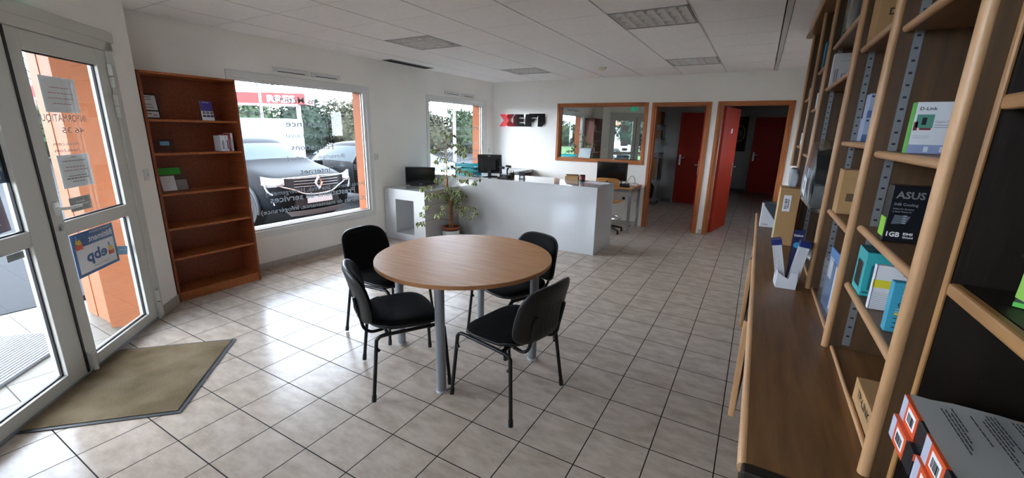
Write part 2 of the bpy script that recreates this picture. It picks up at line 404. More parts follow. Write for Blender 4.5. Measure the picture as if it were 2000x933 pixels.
# vents above the windows
def vent(y0, y1, z, label):
    t = thing('air_vent', label, 'vent', (XL, y0, z), 0, 'white slot vents above the windows')
    wd = y1 - y0
    b = MB(); b.box((0, 0, -.028), (.022, wd, .028), WHITE2); b.build('vent_body', t, bevel=.004)
    b = MB(); b.box((.022, .04, -.008), (.034, wd - .04, .016), WHITE2); b.box((.0225, .05, -.018), (.0235, wd - .05, -.010), GASKET); b.build('vent_hood', t, bevel=.002)
vent(2.96, 3.39, 2.20, 'long white slot vent over the large left window, nearer the bookcase')
vent(3.43, 3.83, 2.20, 'white slot vent over the large left window, farther from the bookcase')
vent(5.945, 6.36, 2.205, 'left white slot vent above the small window behind the plant')
vent(6.42, 6.81, 2.20, 'right white slot vent above the small window, nearest the room corner')
def switch(M, label, nm='light_switch'):
    b = MB(); b.box((-.035, -.045, 0), (.035, .045, .012), WHITE2, M); b.box((-.02, -.03, .012), (.02, .03, .016), WHITE2, M); b.box((-.004, -.012, .016), (.004, .012, .0175), INKG, M)
    tag(b.build(nm, bevel=.002), label, 'switch')
switch(fr((XL, 4.37, 1.20), (0, 1, 0), (0, 0, 1)), 'white wall switch to the right of the large window')
switch(fr((XL, 7.34, 1.20), (0, 1, 0), (0, 0, 1)), 'white wall switch in the corner beside the small window')
switch(fr(DP(.13, 0, 1.19), tuple(-DU), (0, 0, 1)), 'white wall switch between glass door and tall bookcase')
# ------------------------------------------------------------------ entrance double door
dr = sempty('door_1')
b = MB()
for a in ((.27, .345, 0, 2.17), (2.095, 2.17, 0, 2.17), (.27, 2.17, 2.10, 2.17)): b.box((a[0], -.012, a[2]), (a[1], .075, a[3]), DOORALU, MD)
b.box((.25, -.02, 2.165), (2.19, .03, 2.235), DOORALU, MD)
b.box((.345, 0, 0), (2.095, .09, .022), GREYMET, MD)
b.build('door_frame', dr, bevel=.003)
b = MB()
b.box((.2, .10, -.15), (.345, .34, 2.6), ORANGE, MD); b.box((2.10, .10, -.15), (2.5, .34, 2.6), ORANGE, MD); b.box((.2, .10, 2.16), (2.5, .34, 3.0), ORANGE, MD)
b.box((-.6, .10, 2.62), (3.0, 1.3, 2.72), ORANGE, MD)  # porch roof out of view, added to shade the orange walls
structure(b.build('wall_reveal_and_shade_roof'))
def leaf(s0, s1, gs0, gs1, hinge_right):
    ls = bpy.data.objects.new('door_leaf', None); COL.objects.link(ls); ls.parent = dr; ls.empty_display_size = .1
    z0, z1 = .025, 2.098; st = .12; bot = .10; mid0, mid1 = .915, 1.0; top = 1.99
    b = MB()
    for a in ((s0, gs0, z0, z1), (gs1, s1, z0, z1), (gs0, gs1, z0, bot), (gs0, gs1, mid0, mid1), (gs0, gs1, top, z1)):
        b.box((a[0], .0, a[2]), (a[1], .06, a[3]), DOORALU, MD)
    b.build('leaf_frame', ls, bevel=.003)
    b = MB()
    for zz0, zz1 in ((bot, mid0), (mid1, top)):
        g = .008
        for a in ((gs0, gs0 + g, zz0, zz1), (gs1 - g, gs1, zz0, zz1), (gs0, gs1, zz0, zz0 + g), (gs0, gs1, zz1 - g, zz1)):
            b.box((a[0], .022, a[2]), (a[1], .036, a[3]), GASKET, MD)
    b.build('gasket', ls)
    for zz0, zz1 in ((bot, mid0), (mid1, top)):
        b = MB(); b.box((gs0 + .004, .027, zz0 + .004), (gs1 - .004, .031, zz1 - .004), GLASS, MD); b.build('glass_pane', ls)
    return ls
l1 = leaf(.35, 1.213, .465, 1.105, True)
l2 = leaf(1.221, 2.09, 1.375, 1.975, False)
b = MB(); b.box((1.2085, -.006, .03), (1.2245, .002, 2.095), GASKET, MD); b.build('meeting_seal', dr)
b = MB(); b.box((1.135, -.012, 1.05), (1.17, 0, 1.13), WHITE2, MD)
b.tube([DP(1.152, -.01, 1.09), DP(1.152, -.05, 1.09), DP(1.14, -.058, 1.09), DP(1.03, -.058, 1.088)], .010, WHITE2, 10)
b.build('door_handle', l1, bevel=.002)
b = MB(); b.tube([DP(1.155, 0, .985), DP(1.155, -.012, .985)], .011, CHROME, 14); b.box((1.145, -.010, .955), (1.163, -.002, .985), GREYMET, MD); b.build('lock_cylinder', l1)
b = MB()
b.box((.325, -.030, 1.93), (.362, -.001, 2.01), DOORALU, MD); b.box((.325, -.030, 1.845), (.362, -.001, 1.925), DOORALU, MD)
b.box((.325, -.030, 1.72), (.362, -.001, 1.80), DOORALU, MD); b.box((.325, -.030, 1.635), (.362, -.001, 1.715), DOORALU, MD)
b.build('upper_hinge', l1, bevel=.004)
b = MB(); b.tube([DP(.335, -.018, .04), DP(.335, -.018, .155)], .016, DOORALU, 14); b.tube([DP(.335, -.018, .165), DP(.335, -.018, .26)], .016, DOORALU, 14); b.build('lower_hinge', l1)
b = MB(); b.box((1.175, -.035, .05), (1.205, 0, .15), DOORALU, MD); b.tube([DP(1.19, -.03, .03), DP(1.19, -.03, .14)], .014, DOORALU, 12); b.build('floor_bolt', l1, bevel=.003)
# notices on the doors
def dnotice(s0, s1, z0, z1, tilt, label, lines, paper=PAPERG, name='paper_notice', group=None):
    # s0 is the side nearer the bookcase (image right)
    cx, cz = (s0 + s1) / 2, (z0 + z1) / 2
    M = MD @ Matrix.Translation((cx, .033, cz)) @ Matrix.Rotation(tilt, 4, 'Y')
    t = thing(name, label, 'notice', (0, 0, 0), 0, group)
    hw, hh = (s1 - s0) / 2, (z1 - z0) / 2
    b = MB(); b.box((-hw, 0, -hh), (hw, .0008, hh), paper, M); b.build('sheet', t)
    b = MB()
    for k, (dz, wd, mt) in enumerate(lines):
        # ghosted print seen through the sheet
        x = -wd * hw
        while x < wd * hw:
            l = random.uniform(.012, .03); b.box((x, -.0006, dz * hh - .0028), (min(x + l, wd * hw), -.0002, dz * hh + .0028), mt, M); x += l + .006
    if b.v: b.build('printing', t)
    return t
INKRP = mat('ink_red_pale', 'b98a8c', .6)
dnotice(.68, .985, 1.655, 1.868, 0.0, 'grey notice sheet with faint red text taped high on the glass door', [(.4, .55, INKRP), (.1, .7, INKRP), (-.2, .7, INKRP), (-.5, .55, INKRP)])
dnotice(.70, .99, 1.187, 1.395, .0, 'notice sheet with red title taped just above the glass door handle', [(.85, .15, INKG), (.62, .7, INKG), (.25, .6, INKRP), (.05, .75, INKRP), (-.3, .6, INKG), (-.45, .7, INK), (-.65, .4, INKG)])
STK = mat('sticker_grey', '8f8f88', .6)
dnotice(.775, .975, 1.035, 1.125, .0, 'small grey sticker above the middle rail of the glass door', [(.3, .4, PAPER), (-.1, .7, PAPER)], STK, 'door_sticker')
BLUEP = mat('poster_blue', '2f5d95', .5); REDY = mat('poster_red', 'e4642f', .5); YEL = mat('poster_yellow', 'e8c33a', .5); LBLUE = mat('poster_light_blue', '3aa0d8', .5)
# blue and white poster in the lower pane, printed side to the street
t = thing('door_poster', 'blue and white poster with mirrored letters in the lower door pane', 'poster', (0, 0, 0))
PM = MD @ Matrix.Translation((.83, .0335, .750)) @ Matrix.Rotation(.0, 4, 'Y')
b = MB(); b.box((-.215, 0, -.145), (.215, .001, .145), BLUEP, PM); b.build('poster_sheet', t)
b = MB(); b.box((-.190, -.0012, -.125), (.190, -.0004, .05), PAPER, PM); b.build('white_panel', t)
def pmt(x, z): return PM @ Matrix(((-1 * -1, 0, 0, x), (0, 0, -1, -.0016), (0, 1, 0, z), (0, 0, 0, 1)))
b = MB()
b.text('Bâtiment', pmt(-.19, .068), PAPER, .042, .25, 0, .02); b.text('Centre de Solutions', pmt(-.18, .122), PAPER, .016, .22)
b.text('ebp', pmt(-.10, -.06), BLUEP, .075, .21, 0, .03); b.text('Logiciels de gestion', pmt(-.10, -.105), INKG, .012, .16)
b.build('poster_lettering', t)
b = MB()
for ox, oz, k in ((-.145, -.035, 1), (.155, .075, 1.1)):
    M = pmt(ox, oz)
    b.prism([(-.03 * k, -.035 * k), (.03 * k, -.035 * k), (.034 * k, 0), (.0, -.008 * k), (-.03 * k, -.002)], M @ Matrix.Translation((0, 0, .0001)), .0003, REDY)
    b.prism([(-.026 * k, 0), (.0, -.006 * k), (.03 * k, .004 * k), (.02 * k, .034 * k), (.004 * k, .018 * k), (-.01 * k, .03 * k)], M @ Matrix.Translation((0, 0, .0005)), .0003, YEL)
    b.prism([(.004 * k, .03 * k), (.018 * k, .028 * k), (.024 * k, .045 * k), (.012 * k, .062 * k)], M @ Matrix.Translation((0, 0, .0008)), .0003, LBLUE)
b.build('poster_emblem', t)
LB = mat('sticker_blue', '6fa9cc', .5)
dnotice(.50, .62, .635, .700, -.25, 'small pale blue sticker low on the glass door beside the poster', [(.1, .6, PAPER)], LB, 'door_sticker')
# left leaf: blue sign, violet box shape, small sticker
SB = mat('sign_blue', '4a6d94', .5)
t = thing('door_sign', 'blue sign with white mask symbol on the left door leaf', 'sign', (0, 0, 0))
M = MD @ Matrix.Translation((1.53, .0335, 1.42))
b = MB(); b.box((-.15, 0, -.145), (.15, .001, .145), SB, M); b.build('sign_sheet', t)
b = MB(); Mt = lambda x, z: M @ Matrix(((1, 0, 0, x), (0, 0, -1, -.0012), (0, 1, 0, z), (0, 0, 0, 1)))
b.text('PORT DU MASQUE', Mt(-.135, -.085), PAPER, .022, .27, 0, .015); b.text('OBLIGATOIRE', Mt(-.12, -.125), PAPER, .022, .22, 0, .015); b.build('sign_lettering', t)
b = MB(); b.prism([(-.10, -.02), (-.02, -.05), (.05, -.03), (.06, .03), (.0, .055), (-.08, .04)], Mt(0, .03), .0004, PAPER)
b.tube([M @ Vector((-.09, -.001, .06)), M @ Vector((-.14, -.001, .06)), M @ Vector((-.13, -.001, .01)), M @ Vector((-.09, -.001, .005))], .003, PAPER, 6); b.build('mask_symbol', t)
VIO = mat('violet_print', '6b4a66', .5)
dnotice(1.44, 1.62, 1.02, 1.235, .06, 'violet flyer stuck low in the upper pane of the left door leaf', [(-.6, .4, YEL)], VIO, 'flyer')
dnotice(1.40, 1.51, .862, .90, 0, 'small beige sticker under the middle rail of the left door leaf', [(0, .6, INKG)], STK, 'door_sticker')
b = MB()
for s, z, tx, h, wd in ((.66, 1.60, 'INFORMATIQUE', .045, .42), (.70, 1.53, '46 35', .035, .2), (.78, 1.455, 'rique.com', .022, .22), (.78, 1.415, 'rique.com', .022, .22)):
    b.text(tx, MD @ Matrix(((1, 0, 0, s), (0, 0, -1, .0268), (0, 1, 0, z), (0, 0, 0, 1))), VINYL, h, wd)
b.build('vinyl_lettering', l1)
# exit sign above the doors
EXG = mat('exit_green', '0f6b52', .5, emit=.15)
t = thing('exit_sign', 'green emergency exit sign above the entrance doors', 'sign', DP(1.08, 0, 2.36))
t.rotation_euler = (0, 0, math.atan2(DU.y, DU.x))
b = MB(); b.box((-.11, .0, -.05), (.11, .05, .05), EXG); b.build('sign_box', t, bevel=.004)
b = MB(); b.prism([(-.06, -.02), (-.02, -.02), (-.02, -.035), (.01, 0), (-.02, .035), (-.02, .02), (-.06, .02)], Matrix(((-1, 0, 0, -.03), (0, 0, 1, .051), (0, 1, 0, 0), (0, 0, 0, 1))), .001, PAPER)
b.box((.03, .051, -.03), (.065, .052, .03), PAPER); b.build('pictogram', t)
# ------------------------------------------------------------------ inner window and doorways in the back wall
def wring(b, x0, x1, z0, z1, wd, y0, y1, mt, mx, bottom=True):
    b.box((x0 - wd, y0, z0 - (wd if bottom else 0)), (x0, y1, z1 + wd), mt); b.box((x1, y0, z0 - (wd if bottom else 0)), (x1 + wd, y1, z1 + wd), mt)
    b.box((x0, y0, z1), (x1, y1, z1 + wd), mx)
    if bottom: b.box((x0, y0, z0 - wd), (x1, y1, z0), mx)
e = sempty('window_3')
b = MB(); wring(b, *GWN[:2], GWN[2], GWN[3], .045, YB - .018, YB, BRICKWD, BRICKWX)
wring(b, GWN[0] + .02, GWN[1] - .02, GWN[2] + .02, GWN[3] - .02, .0199, YB, YB + .12, BRICKWD, BRICKWX); b.build('window_frame', e, bevel=.003)
b = MB(); b.box((GWN[0] + .02, YB + .058, GWN[2] + .02), (GWN[1] - .02, YB + .063, GWN[3] - .02), MIRR); b.build('glass_pane', e)
b = MB(); b.box((GWN[0] + .02, YB + .068, GWN[2] + .02), (GWN[0] + .05, YB + .10, GWN[3] - .02), GASKET); b.build('blind_edge', e)
def doorway(n, D):
    e = sempty('door_%d' % n)
    b = MB(); wring(b, D[0], D[1], 0, D[3], .045, YB - .018, YB, BRICKWD, BRICKWX, False)
    wring(b, D[0] + .03, D[1] - .03, 0, D[3] - .02, .0298, YB, YB + .12, BRICKWD, BRICKWX, False); b.build('door_frame', e, bevel=.003)
    return e
d2 = doorway(2, D2); d3 = doorway(3, D3)
def handle_set(parent, M):
    b = MB(); b.box((-.02, 0, -.12), (.02, .008, .12), SILVER, M)
    b.tube([M @ Vector(p) for p in ((0, .008, .05), (0, .05, .05), (.015, .055, .05), (.11, .055, .05))], .009, SILVER, 10); b.build('door_handle', parent, bevel=.002)
def swing(parent, hinge, ang, wd, z1, hx):
    M = Matrix.Translation(hinge) @ Matrix.Rotation(ang, 4, 'Z')
    b = MB(); b.box((0, -.02, .01), (wd, .02, z1), REDDOOR, M); o = b.build('door_leaf', parent, bevel=.002)
    Mh = M @ Matrix.Translation((wd - .06, -.02, 1.02)) @ Matrix.Rotation(PI, 4, 'Z'); handle_set(o, Mh)
    Mh = M @ Matrix.Translation((wd - .06, .02, 1.02)) @ Matrix.Scale(-1, 4, (1, 0, 0)); handle_set(o, Mh)
    return M, o
swing(d2, (-.815, 7.64, 0), math.radians(96), .74, 2.03, 0)
M3, lf3 = swing(d3, (-.545, 7.64, 0), math.radians(79), .86, 2.03, 0)
b = MB(); b.box((.42, -.024, 1.63), (.49, -.02, 1.70), PAPER, M3); b.text('WC', M3 @ fr((.437, -.0245, 1.65), (1, 0, 0), (0, 0, 1)), INK, .022, .035); b.build('door_plate', lf3)
# rooms behind
for nn, x, y0, y1 in ((5, -4.97, 8.6, 9.2), (6, 1.65, 8.5, 9.1)):  # unseen windows, added to brighten the back rooms
    e = sempty('window_%d' % nn)
    b = MB()
    for a in ((y0, y0 + .05, 1.3, 2.1), (y1 - .05, y1, 1.3, 2.1), (y0, y1, 1.3, 1.35), (y0, y1, 2.05, 2.1)): b.box((x - .02, a[0], a[2]), (x + .02, a[1], a[3]), WHITE2)
    b.build('window_frame', e); b = MB(); b.box((x - .003, y0 + .05, 1.35), (x + .003, y1 - .05, 2.05), GLASS); b.build('glass_pane', e)
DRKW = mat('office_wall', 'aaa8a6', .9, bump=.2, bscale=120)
b = MB(); b.box((-.715, YB + .12, 0), (-.655, 14.06, 2.5), DRKW); structure(b.build('wall_partition'))
b = MB(); b.box((-5.0, 10.76, 0), (-.715, 10.82, 2.5), DRKW); holes(b, YB + .12, 10.76, 0, 2.5, [(8.6, 9.2, 1.3, 2.1)], lambda a, c, d, e: b.box((-5.0, a, d), (-4.94, c, e), DRKW)); structure(b.build('wall_office'))
b = MB(); b.box((-.655, 14.06, 0), (1.7, 14.16, 2.5), DRKW); holes(b, YB + .12, 14.06, 0, 2.5, [(8.5, 9.1, 1.3, 2.1)], lambda a, c, d, e: b.box((1.6, a, d), (1.7, c, e), DRKW)); structure(b.build('wall_corridor'))
DSK = mat('dark_skirting', '6d6a68', .5)
b = MB(); b.box((-1.93, 10.745, 0), (-1.70, 10.76, .08), DSK); b.box((-.655, 14.045, 0), (-.2, 14.06, .09), DSK); structure(b.build('baseboard_rooms'))
def closed(n, x0, x1, y, z1):
    e = sempty('door_%d' % n)
    b = MB(); b.box((x0, y - .045, .01), (x1, y - .005, z1), REDDOOR); o = b.build('door_leaf', e, bevel=.003)
    b = MB(); b.box((x0 - .04, y - .03, 0), (x0, y, z1 + .04), DRKW); b.box((x1, y - .03, 0), (x1 + .04, y, z1 + .04), DRKW); b.box((x0, y - .03, z1), (x1, y, z1 + .04), DRKW); b.build('door_frame', e)
    handle_set(o, Matrix.Translation((x0 + .07, y - .045, 1.02)) @ Matrix.Scale(-1, 4, (0, 1, 0)))
closed(4, -1.66, -.90, 10.76, 2.08); closed(5, -.19, .60, 14.06, 2.10)
# ================================================================== LUMINAIRES
LOUV = mat('louvre_aluminium', 'e4e2de', .35); LBODY = mat('luminaire_inner', 'd8d8d8', .5); LFR = mat('luminaire_frame', 'a4a4a3', .4, metal=.3)
def luminaire(i, j, label):
    x0 = GX0 + i * GXP + .008; y0 = GY0 + j * GYP + .006; wx = GXP - .016; wy = GYP - .012
    t = thing('ceiling_light', label, 'ceiling light', (x0, y0, CZ), 0, 'square louvred ceiling lights')
    b = MB()
    for a in ((0, 0, wx, .018), (0, wy - .018, wx, wy), (0, 0, .018, wy), (wx - .018, 0, wx, wy)): b.box((a[0], a[1], -.002), (a[2], a[3], .02), LFR)
    b.build('frame', t)
    b = MB(); b.box((.0, .0, .085), (wx, wy, .09), LBODY)
    for a in ((0, 0, .004, wy), (wx - .004, 0, wx, wy), (0, 0, wx, .004), (0, wy - .004, wx, wy)): b.box((a[0], a[1], .02), (a[2], a[3], .085), LBODY)
    b.build('reflector_tray', t)
    b = MB(); a = wx - .036; c = wy - .036
    for k in range(4): # long parabolic reflectors running along y separate the tubes
        x = .018 + a * (k + .5) / 4
        b.tube([(x, .03, .062), (x, wy - .03, .062)], .013, mat('unlit_tube', 'e6e6e6', .4), 10)
    b.build('fluorescent_tubes', t)
    b = MB()
    for k in range(8):
        x = .018 + a * k / 7
        b.add([(x - .002, .018, 0), (x + .002, .018, 0), (x + .002, wy - .018, 0), (x - .002, wy - .018, 0), (x - .013, .018, .045), (x + .013, .018, .045), (x + .013, wy - .018, .045), (x - .013, wy - .018, .045)],
              [(0, 3, 2, 1), (0, 1, 5, 4), (1, 2, 6, 5), (2, 3, 7, 6), (3, 0, 4, 7)], LOUV)
    for k in range(5):
        y = .018 + c * k / 4
        for q in range(7):
            xa = .018 + a * q / 7 + .003; xb = .018 + a * (q + 1) / 7 - .003
            b.add([(xa, y - .003, .004), (xb, y - .003, .004), (xb, y + .003, .004), (xa, y + .003, .004), (xa + .008, y - .022, .045), (xb - .008, y - .022, .045), (xb - .008, y + .022, .045), (xa + .008, y + .022, .045)],
                  [(0, 3, 2, 1), (0, 1, 5, 4), (1, 2, 6, 5), (2, 3, 7, 6), (3, 0, 4, 7)], LOUV)
    b.build('louvre', t)
luminaire(-6, 2, 'square louvred ceiling light nearest the large window, above the table')
luminaire(-2, 2, 'large square louvred ceiling light nearest the viewer, right of centre')
luminaire(-6, 6, 'small-looking louvred ceiling light at the far left above the counter')
luminaire(-2, 6, 'louvred ceiling light nearest the doorways in the back wall')
t = thing('ceiling_vent', 'long dark slotted air grille in the ceiling beside the left wall', 'vent', (-4.70, 4.52, CZ))
b = MB(); b.box((0, 0, -.006), (.17, .90, .0), LFR); b.build('grille_frame', t)
b = MB()
for k in range(5): b.box((.015 + k * .03, .02, -.010), (.028 + k * .03, .88, -.006), GASKET)
b.build('slots', t)
t = thing('smoke_detector', 'round white smoke detector on the ceiling near the back wall', 'detector', (-2.14, 6.32, CZ))
b = MB(); b.lathe((0, 0, 0), [(0, -.042), (.03, -.04), (.05, -.028), (.055, -.012), (.055, 0)], mat('detector_cream', 'd9cfae', .5)); b.build('detector_dome', t)
b = MB(); b.cyl((0, 0), .065, -.01, 0, WHITE2); b.build('detector_base', t)
# ================================================================== FURNITURE
# ---- tall bookcase against the left wall
t = thing('bookcase', 'tall reddish brown bookcase with open shelves beside the glass door', 'bookcase', (XL + .006, 1.632, 0))
BW, BD, BH = .755, .30, 2.02; TH = .019
b = MB(); b.box((0, 0, 0), (BD, TH, BH), BOOKW); b.build('side_panel', t, bevel=.001)
b = MB(); b.box((0, BW - TH, 0), (BD, BW, BH), BOOKW); b.build('side_panel', t, bevel=.001)
b = MB(); b.box((.004, TH, 0), (.008, BW - TH, BH - .02), BOOKW); b.build('back_panel', t)
b = MB(); b.box((0, TH, BH - TH), (BD, BW - TH, BH), BOOKE); b.build('top_panel', t, bevel=.001)
b = MB(); b.box((BD - .03, TH, 0), (BD - .012, BW - TH, .085), BOOKE); b.build('plinth', t, bevel=.001)
SHZ = [.085, .375, .635, .955 - .05, 1.20 - .0, 1.435, 1.69]
SHZ = [.087, .413, .692, 1.003, 1.353, 1.637]
for z in SHZ:
    b = MB(); b.box((.009, TH, z - TH), (BD - .008, BW - TH, z), BOOKE); b.build('shelf', t, bevel=.001)
# ---- round table
t = thing('round_table', 'round beech-topped meeting table on four grey tubular legs', 'table', (-1.705, 2.325, 0))
b = MB(); n = 96; r = .615
b.cyl((0, 0), r, .712, .738, BEECH, n); o = b.build('tabletop', t, bevel=.006, seg=3)
b = MB(); b.cyl((0, 0), r + .0015, .7145, .7355, BEECHE, n); b.build('edge_band', t)
LEGM = mat('leg_grey_paint', '8b8f95', .4, metal=.3)
b = MB()
for (x, y) in ((.178, -.50), (.487, .145), (-.468, -.18), (-.205, .508)):
    b = MB(); b.cyl((x, y), .030, .012, .700, LEGM, 28); lg = b.build('leg', t)
    b = MB(); b.cyl((x, y), .0335, 0, .014, mat('leg_foot', 'c5c8cc', .4), 28); b.build('foot', lg)
    b = MB(); b.cyl((x, y), .060, .700, .712, LEGM, 24); b.build('mounting_plate', lg)
# ---- chairs
def catmull(pts, n=6):
    P = [Vector(p) for p in pts]; out = []
    for i in range(len(P) - 1):
        a, b_, c, d = P[max(i - 1, 0)], P[i], P[i + 1], P[min(i + 2, len(P) - 1)]
        for k in range(n):
            u = k / n; out.append(.5 * ((2 * b_) + (c - a) * u + (2 * a - 5 * b_ + 4 * c - d) * u * u + (3 * b_ - a - 3 * c + d) * u ** 3))
    out.append(P[-1]); return out
def superell(cx, cy, hx, hy, n=40, p=3.2, taper=0):
    out = []
    for k in range(n):
        a = 2 * PI * k / n; c, s_ = math.cos(a), math.sin(a)
        x = math.copysign(abs(c) ** (2 / p), c) * hx; y = math.copysign(abs(s_) ** (2 / p), s_) * hy
        out.append((cx + x, cy + y * (1 + taper * x / hx)))
    return out
def pad(b, layers, surf, m):
    # layers: list of (scale, height); outline outl placed by surf(x, y, h)
    rings = []
    for outl, h in layers: rings.append([surf(x, y, h) for x, y in outl])
    n = len(rings[0]); vs = [q for rg in rings for q in rg]; fs = []
    for i in range(len(rings) - 1):
        for j in range(n): fs.append((i * n + j, i * n + (j + 1) % n, (i + 1) * n + (j + 1) % n, (i + 1) * n + j))
    b.add(vs, fs, m, True)
    for rg, rev in ((rings[0], True), (rings[-1], False)):
        # cap with a centre fan ring
        c = Vector((0, 0, 0));
        for q in rg: c += Vector(q)
        c /= n; k = len(b.v)
        b.add(list(rg) + [c], [((j + 1) % n, j, n) if rev else (j, (j + 1) % n, n) for j in range(n)], m, True)
def make_chair(label, cat, loc, rz):
    # local: +x = the way the sitter faces, y = to the left, seat .45
    t = thing('meeting_chair', label, cat, loc, rz, 'black stacking chairs around the round table')
    hx, hy = .215, .235
    def ss(x, y, h): # gently dished, rolled front
        z = .452 + h - .020 * max(0, (x - .08) / .13) ** 2 + .010 * (y / hy) ** 2 + .008 * (x / hx < -0.5)
        return Vector((x, y, z))
    b = MB()
    sc_ = lambda k: superell(0.0, 0, hx * k, hy * k, taper=.06)
    pad(b, [(sc_(.93), -.012), (sc_(.985), -.004), (sc_(1.0), .008), (sc_(.985), .020), (sc_(.92), .030), (sc_(.75), .036), (sc_(.4), .038)], ss, FABRIC)
    b.build('seat', t)
    b = MB()
    pad(b, [(sc_(.70), -.040), (sc_(.92), -.030), (sc_(1.01), -.014), (sc_(1.015), -.002), (sc_(.95), -.001)], ss, BLACKP)
    b.build('seat_shell', t)
    bhx, bhy = .168, .232   # half height, half width
    def bs(u, v, h): # u up, v sideways, h forward thickness
        z = .634 + u; x = -.235 - .20 * (u) - .06 + .030 + h - .045 * (1 - (v / bhy) ** 2) * 1.0 - .02 * (u / bhx) ** 2 + .04
        return Vector((x, v, z))
    sb = lambda k: superell(0, 0, bhx * k, bhy * k, p=3.8, taper=-.05)
    b = MB()
    pad(b, [(sb(.95), .0), (sb(.985), .008), (sb(.97), .022), (sb(.90), .032), (sb(.78), .036), (sb(.62), .038), (sb(.46), .039), (sb(.30), .039), (sb(.16), .039), (sb(.05), .039)], bs, FABRIC)
    b.build('backrest', t)
    b = MB()
    pad(b, [(sb(.05), -.025), (sb(.2), -.025), (sb(.4), -.025), (sb(.6), -.024), (sb(.86), -.020), (sb(.97), -.010), (sb(1.02), .002), (sb(1.02), .010), (sb(.97), .012)], bs, BLACKP)
    for k in range(5): # moulded vertical ribs on the shell
        v = -.07 + k * .035; b.tube([bs(u, v, -.0235) for u in (-.12, -.06, 0, .05)], .004, BLACKP, 6)
    b.tube([bs(.075, v, -.0225) for v in (-.12, -.06, 0, .06, .12)], .004, BLACKP, 6)
    b.build('back_shell', t)
    for s in (-1, 1):
        y = s * .225; yf = s * .262
        top = catmull([(.225, y, .395), (.205, y, .418), (.165, y, .424), (0, y, .418), (-.13, y, .412), (-.165, y, .405), (-.185, y, .385)], 5)
        b = MB(); b.tube(top, .0115, BLACKM, 10); b.build('seat_rail', t)
        for foot, head in (((.245, yf, .012), (.224, y, .400)), ((-.225, yf, .012), (-.184, y, .392))):
            b = MB(); b.tube([head, foot], .0115, BLACKM, 10); lg = b.build('leg', t)
            b = MB(); f = Vector(foot); h = Vector(head); d = (f - h).normalized(); b.tube([f - d * .035, f + d * .002], .0145, BLACKP, 10); b.build('leg_cap', lg)
            b = MB(); b.tube([h + d * .05 + Vector((0, 0, 0)), h + d * .075 + Vector((.02 * (1 if foot[0] < 0 else -1), 0, 0))], .009, BLACKP, 8); b.build('stacking_stud', lg)
        b = MB(); b.tube(catmull([(-.13, s * .13, .408), (-.20, s * .135, .405), (-.242, s * .14, .44), (-.257, s * .14, .50), (-.275, s * .14, .58), (-.288, s * .14, .64)], 5), .010, BLACKM, 8); b.build('back_bracket', t)
    for x in (.14, -.12):
        b = MB(); b.tube([(x, -.225, .416), (x, .225, .416)], .0105, BLACKM, 8); b.build('cross_bar', t)
    return t
ch = make_chair('black chair nearest the viewer, its ribbed back turned to the right', 'chair', (-1.163, 2.045, 0), math.atan2(.07, -.455))
dup(ch, 'black chair nearest the glass door, left of the front table leg', None, (-1.875, 1.853, 0), math.atan2(.40, .285))
dup(ch, 'black chair at the far left of the table, nearest the bookcase', None, (-2.47, 2.325, 0), math.atan2(.02, 1))
dup(ch, 'black chair on the far side of the table, in front of the reception counter', None, (-1.515, 2.69, 0), math.atan2(-.94, -.34))
# ---- doormat
MATF = mat('mat_pile', '9c8b74', 1, spec=.05, col2='78684f', scale=4, stretch=(1, 1, 1), bump=.6, bscale=250)
t = thing('doormat', 'beige ribbed doormat with dark rubber edge inside the glass doors', 'doormat', (-3.27, .905, 0), -PI / 4)
# local x along the door (DU), local y into the room
b = MB(); b.box((-.455, -.475, 0.0), (.455, .42, .006), mat('mat_rubber', '35383c', .6)); b.build('rubber_backing', t, bevel=.003)
b = MB(); b.box((-.43, -.45, .006), (.43, .395, .011), MATF)
k = -.425
while k < .425: b.box((k, -.448, .011), (k + .006, .393, .0135), MATF); k += .0125
b.build('pile', t)
# ---- reception counter
t = thing('reception_counter', 'long glossy white reception counter in front of the back wall', 'counter', (-1.735, 5.256, 0))
b = MB(); b.box((-3.0, 0, 0), (-.0, .03, .885), GLOSSW); b.build('front_panel', t, bevel=.002)
b = MB(); b.box((-.03, .03, 0), (0, .74, .885), GLOSSW); b.build('end_panel', t, bevel=.002)
b = MB(); b.box((-3.0, 0, .885), (0, .74, .91), GLOSSW); b.build('worktop', t, bevel=.002)
# ---- white pedestal with niche
t = thing('display_pedestal', 'white display pedestal with rectangular niche, left of the counter', 'pedestal', (-4.735, 4.47, 0))
b = MB(); WM = mat('pedestal_white', 'bdbcbb', .3)
pw, pdp, ph = .775, .775, .746
hl, hr, hb, ht = .215, .565, .10, .60
for a in ((0, 0, 0, hl, .42, ph), (hr, 0, 0, pw, .42, ph), (hl, 0, 0, hr, .42, hb), (hl, 0, ht, hr, .42, ph), (0, .42, 0, pw, pdp, ph)): b.box(a[:3], a[3:], WM)
b.build('body', t)
b = MB(); b.box((-.0, -.004, ph), (pw + .004, pdp, ph + .004), GLOSSW); b.build('top_sheet', t)
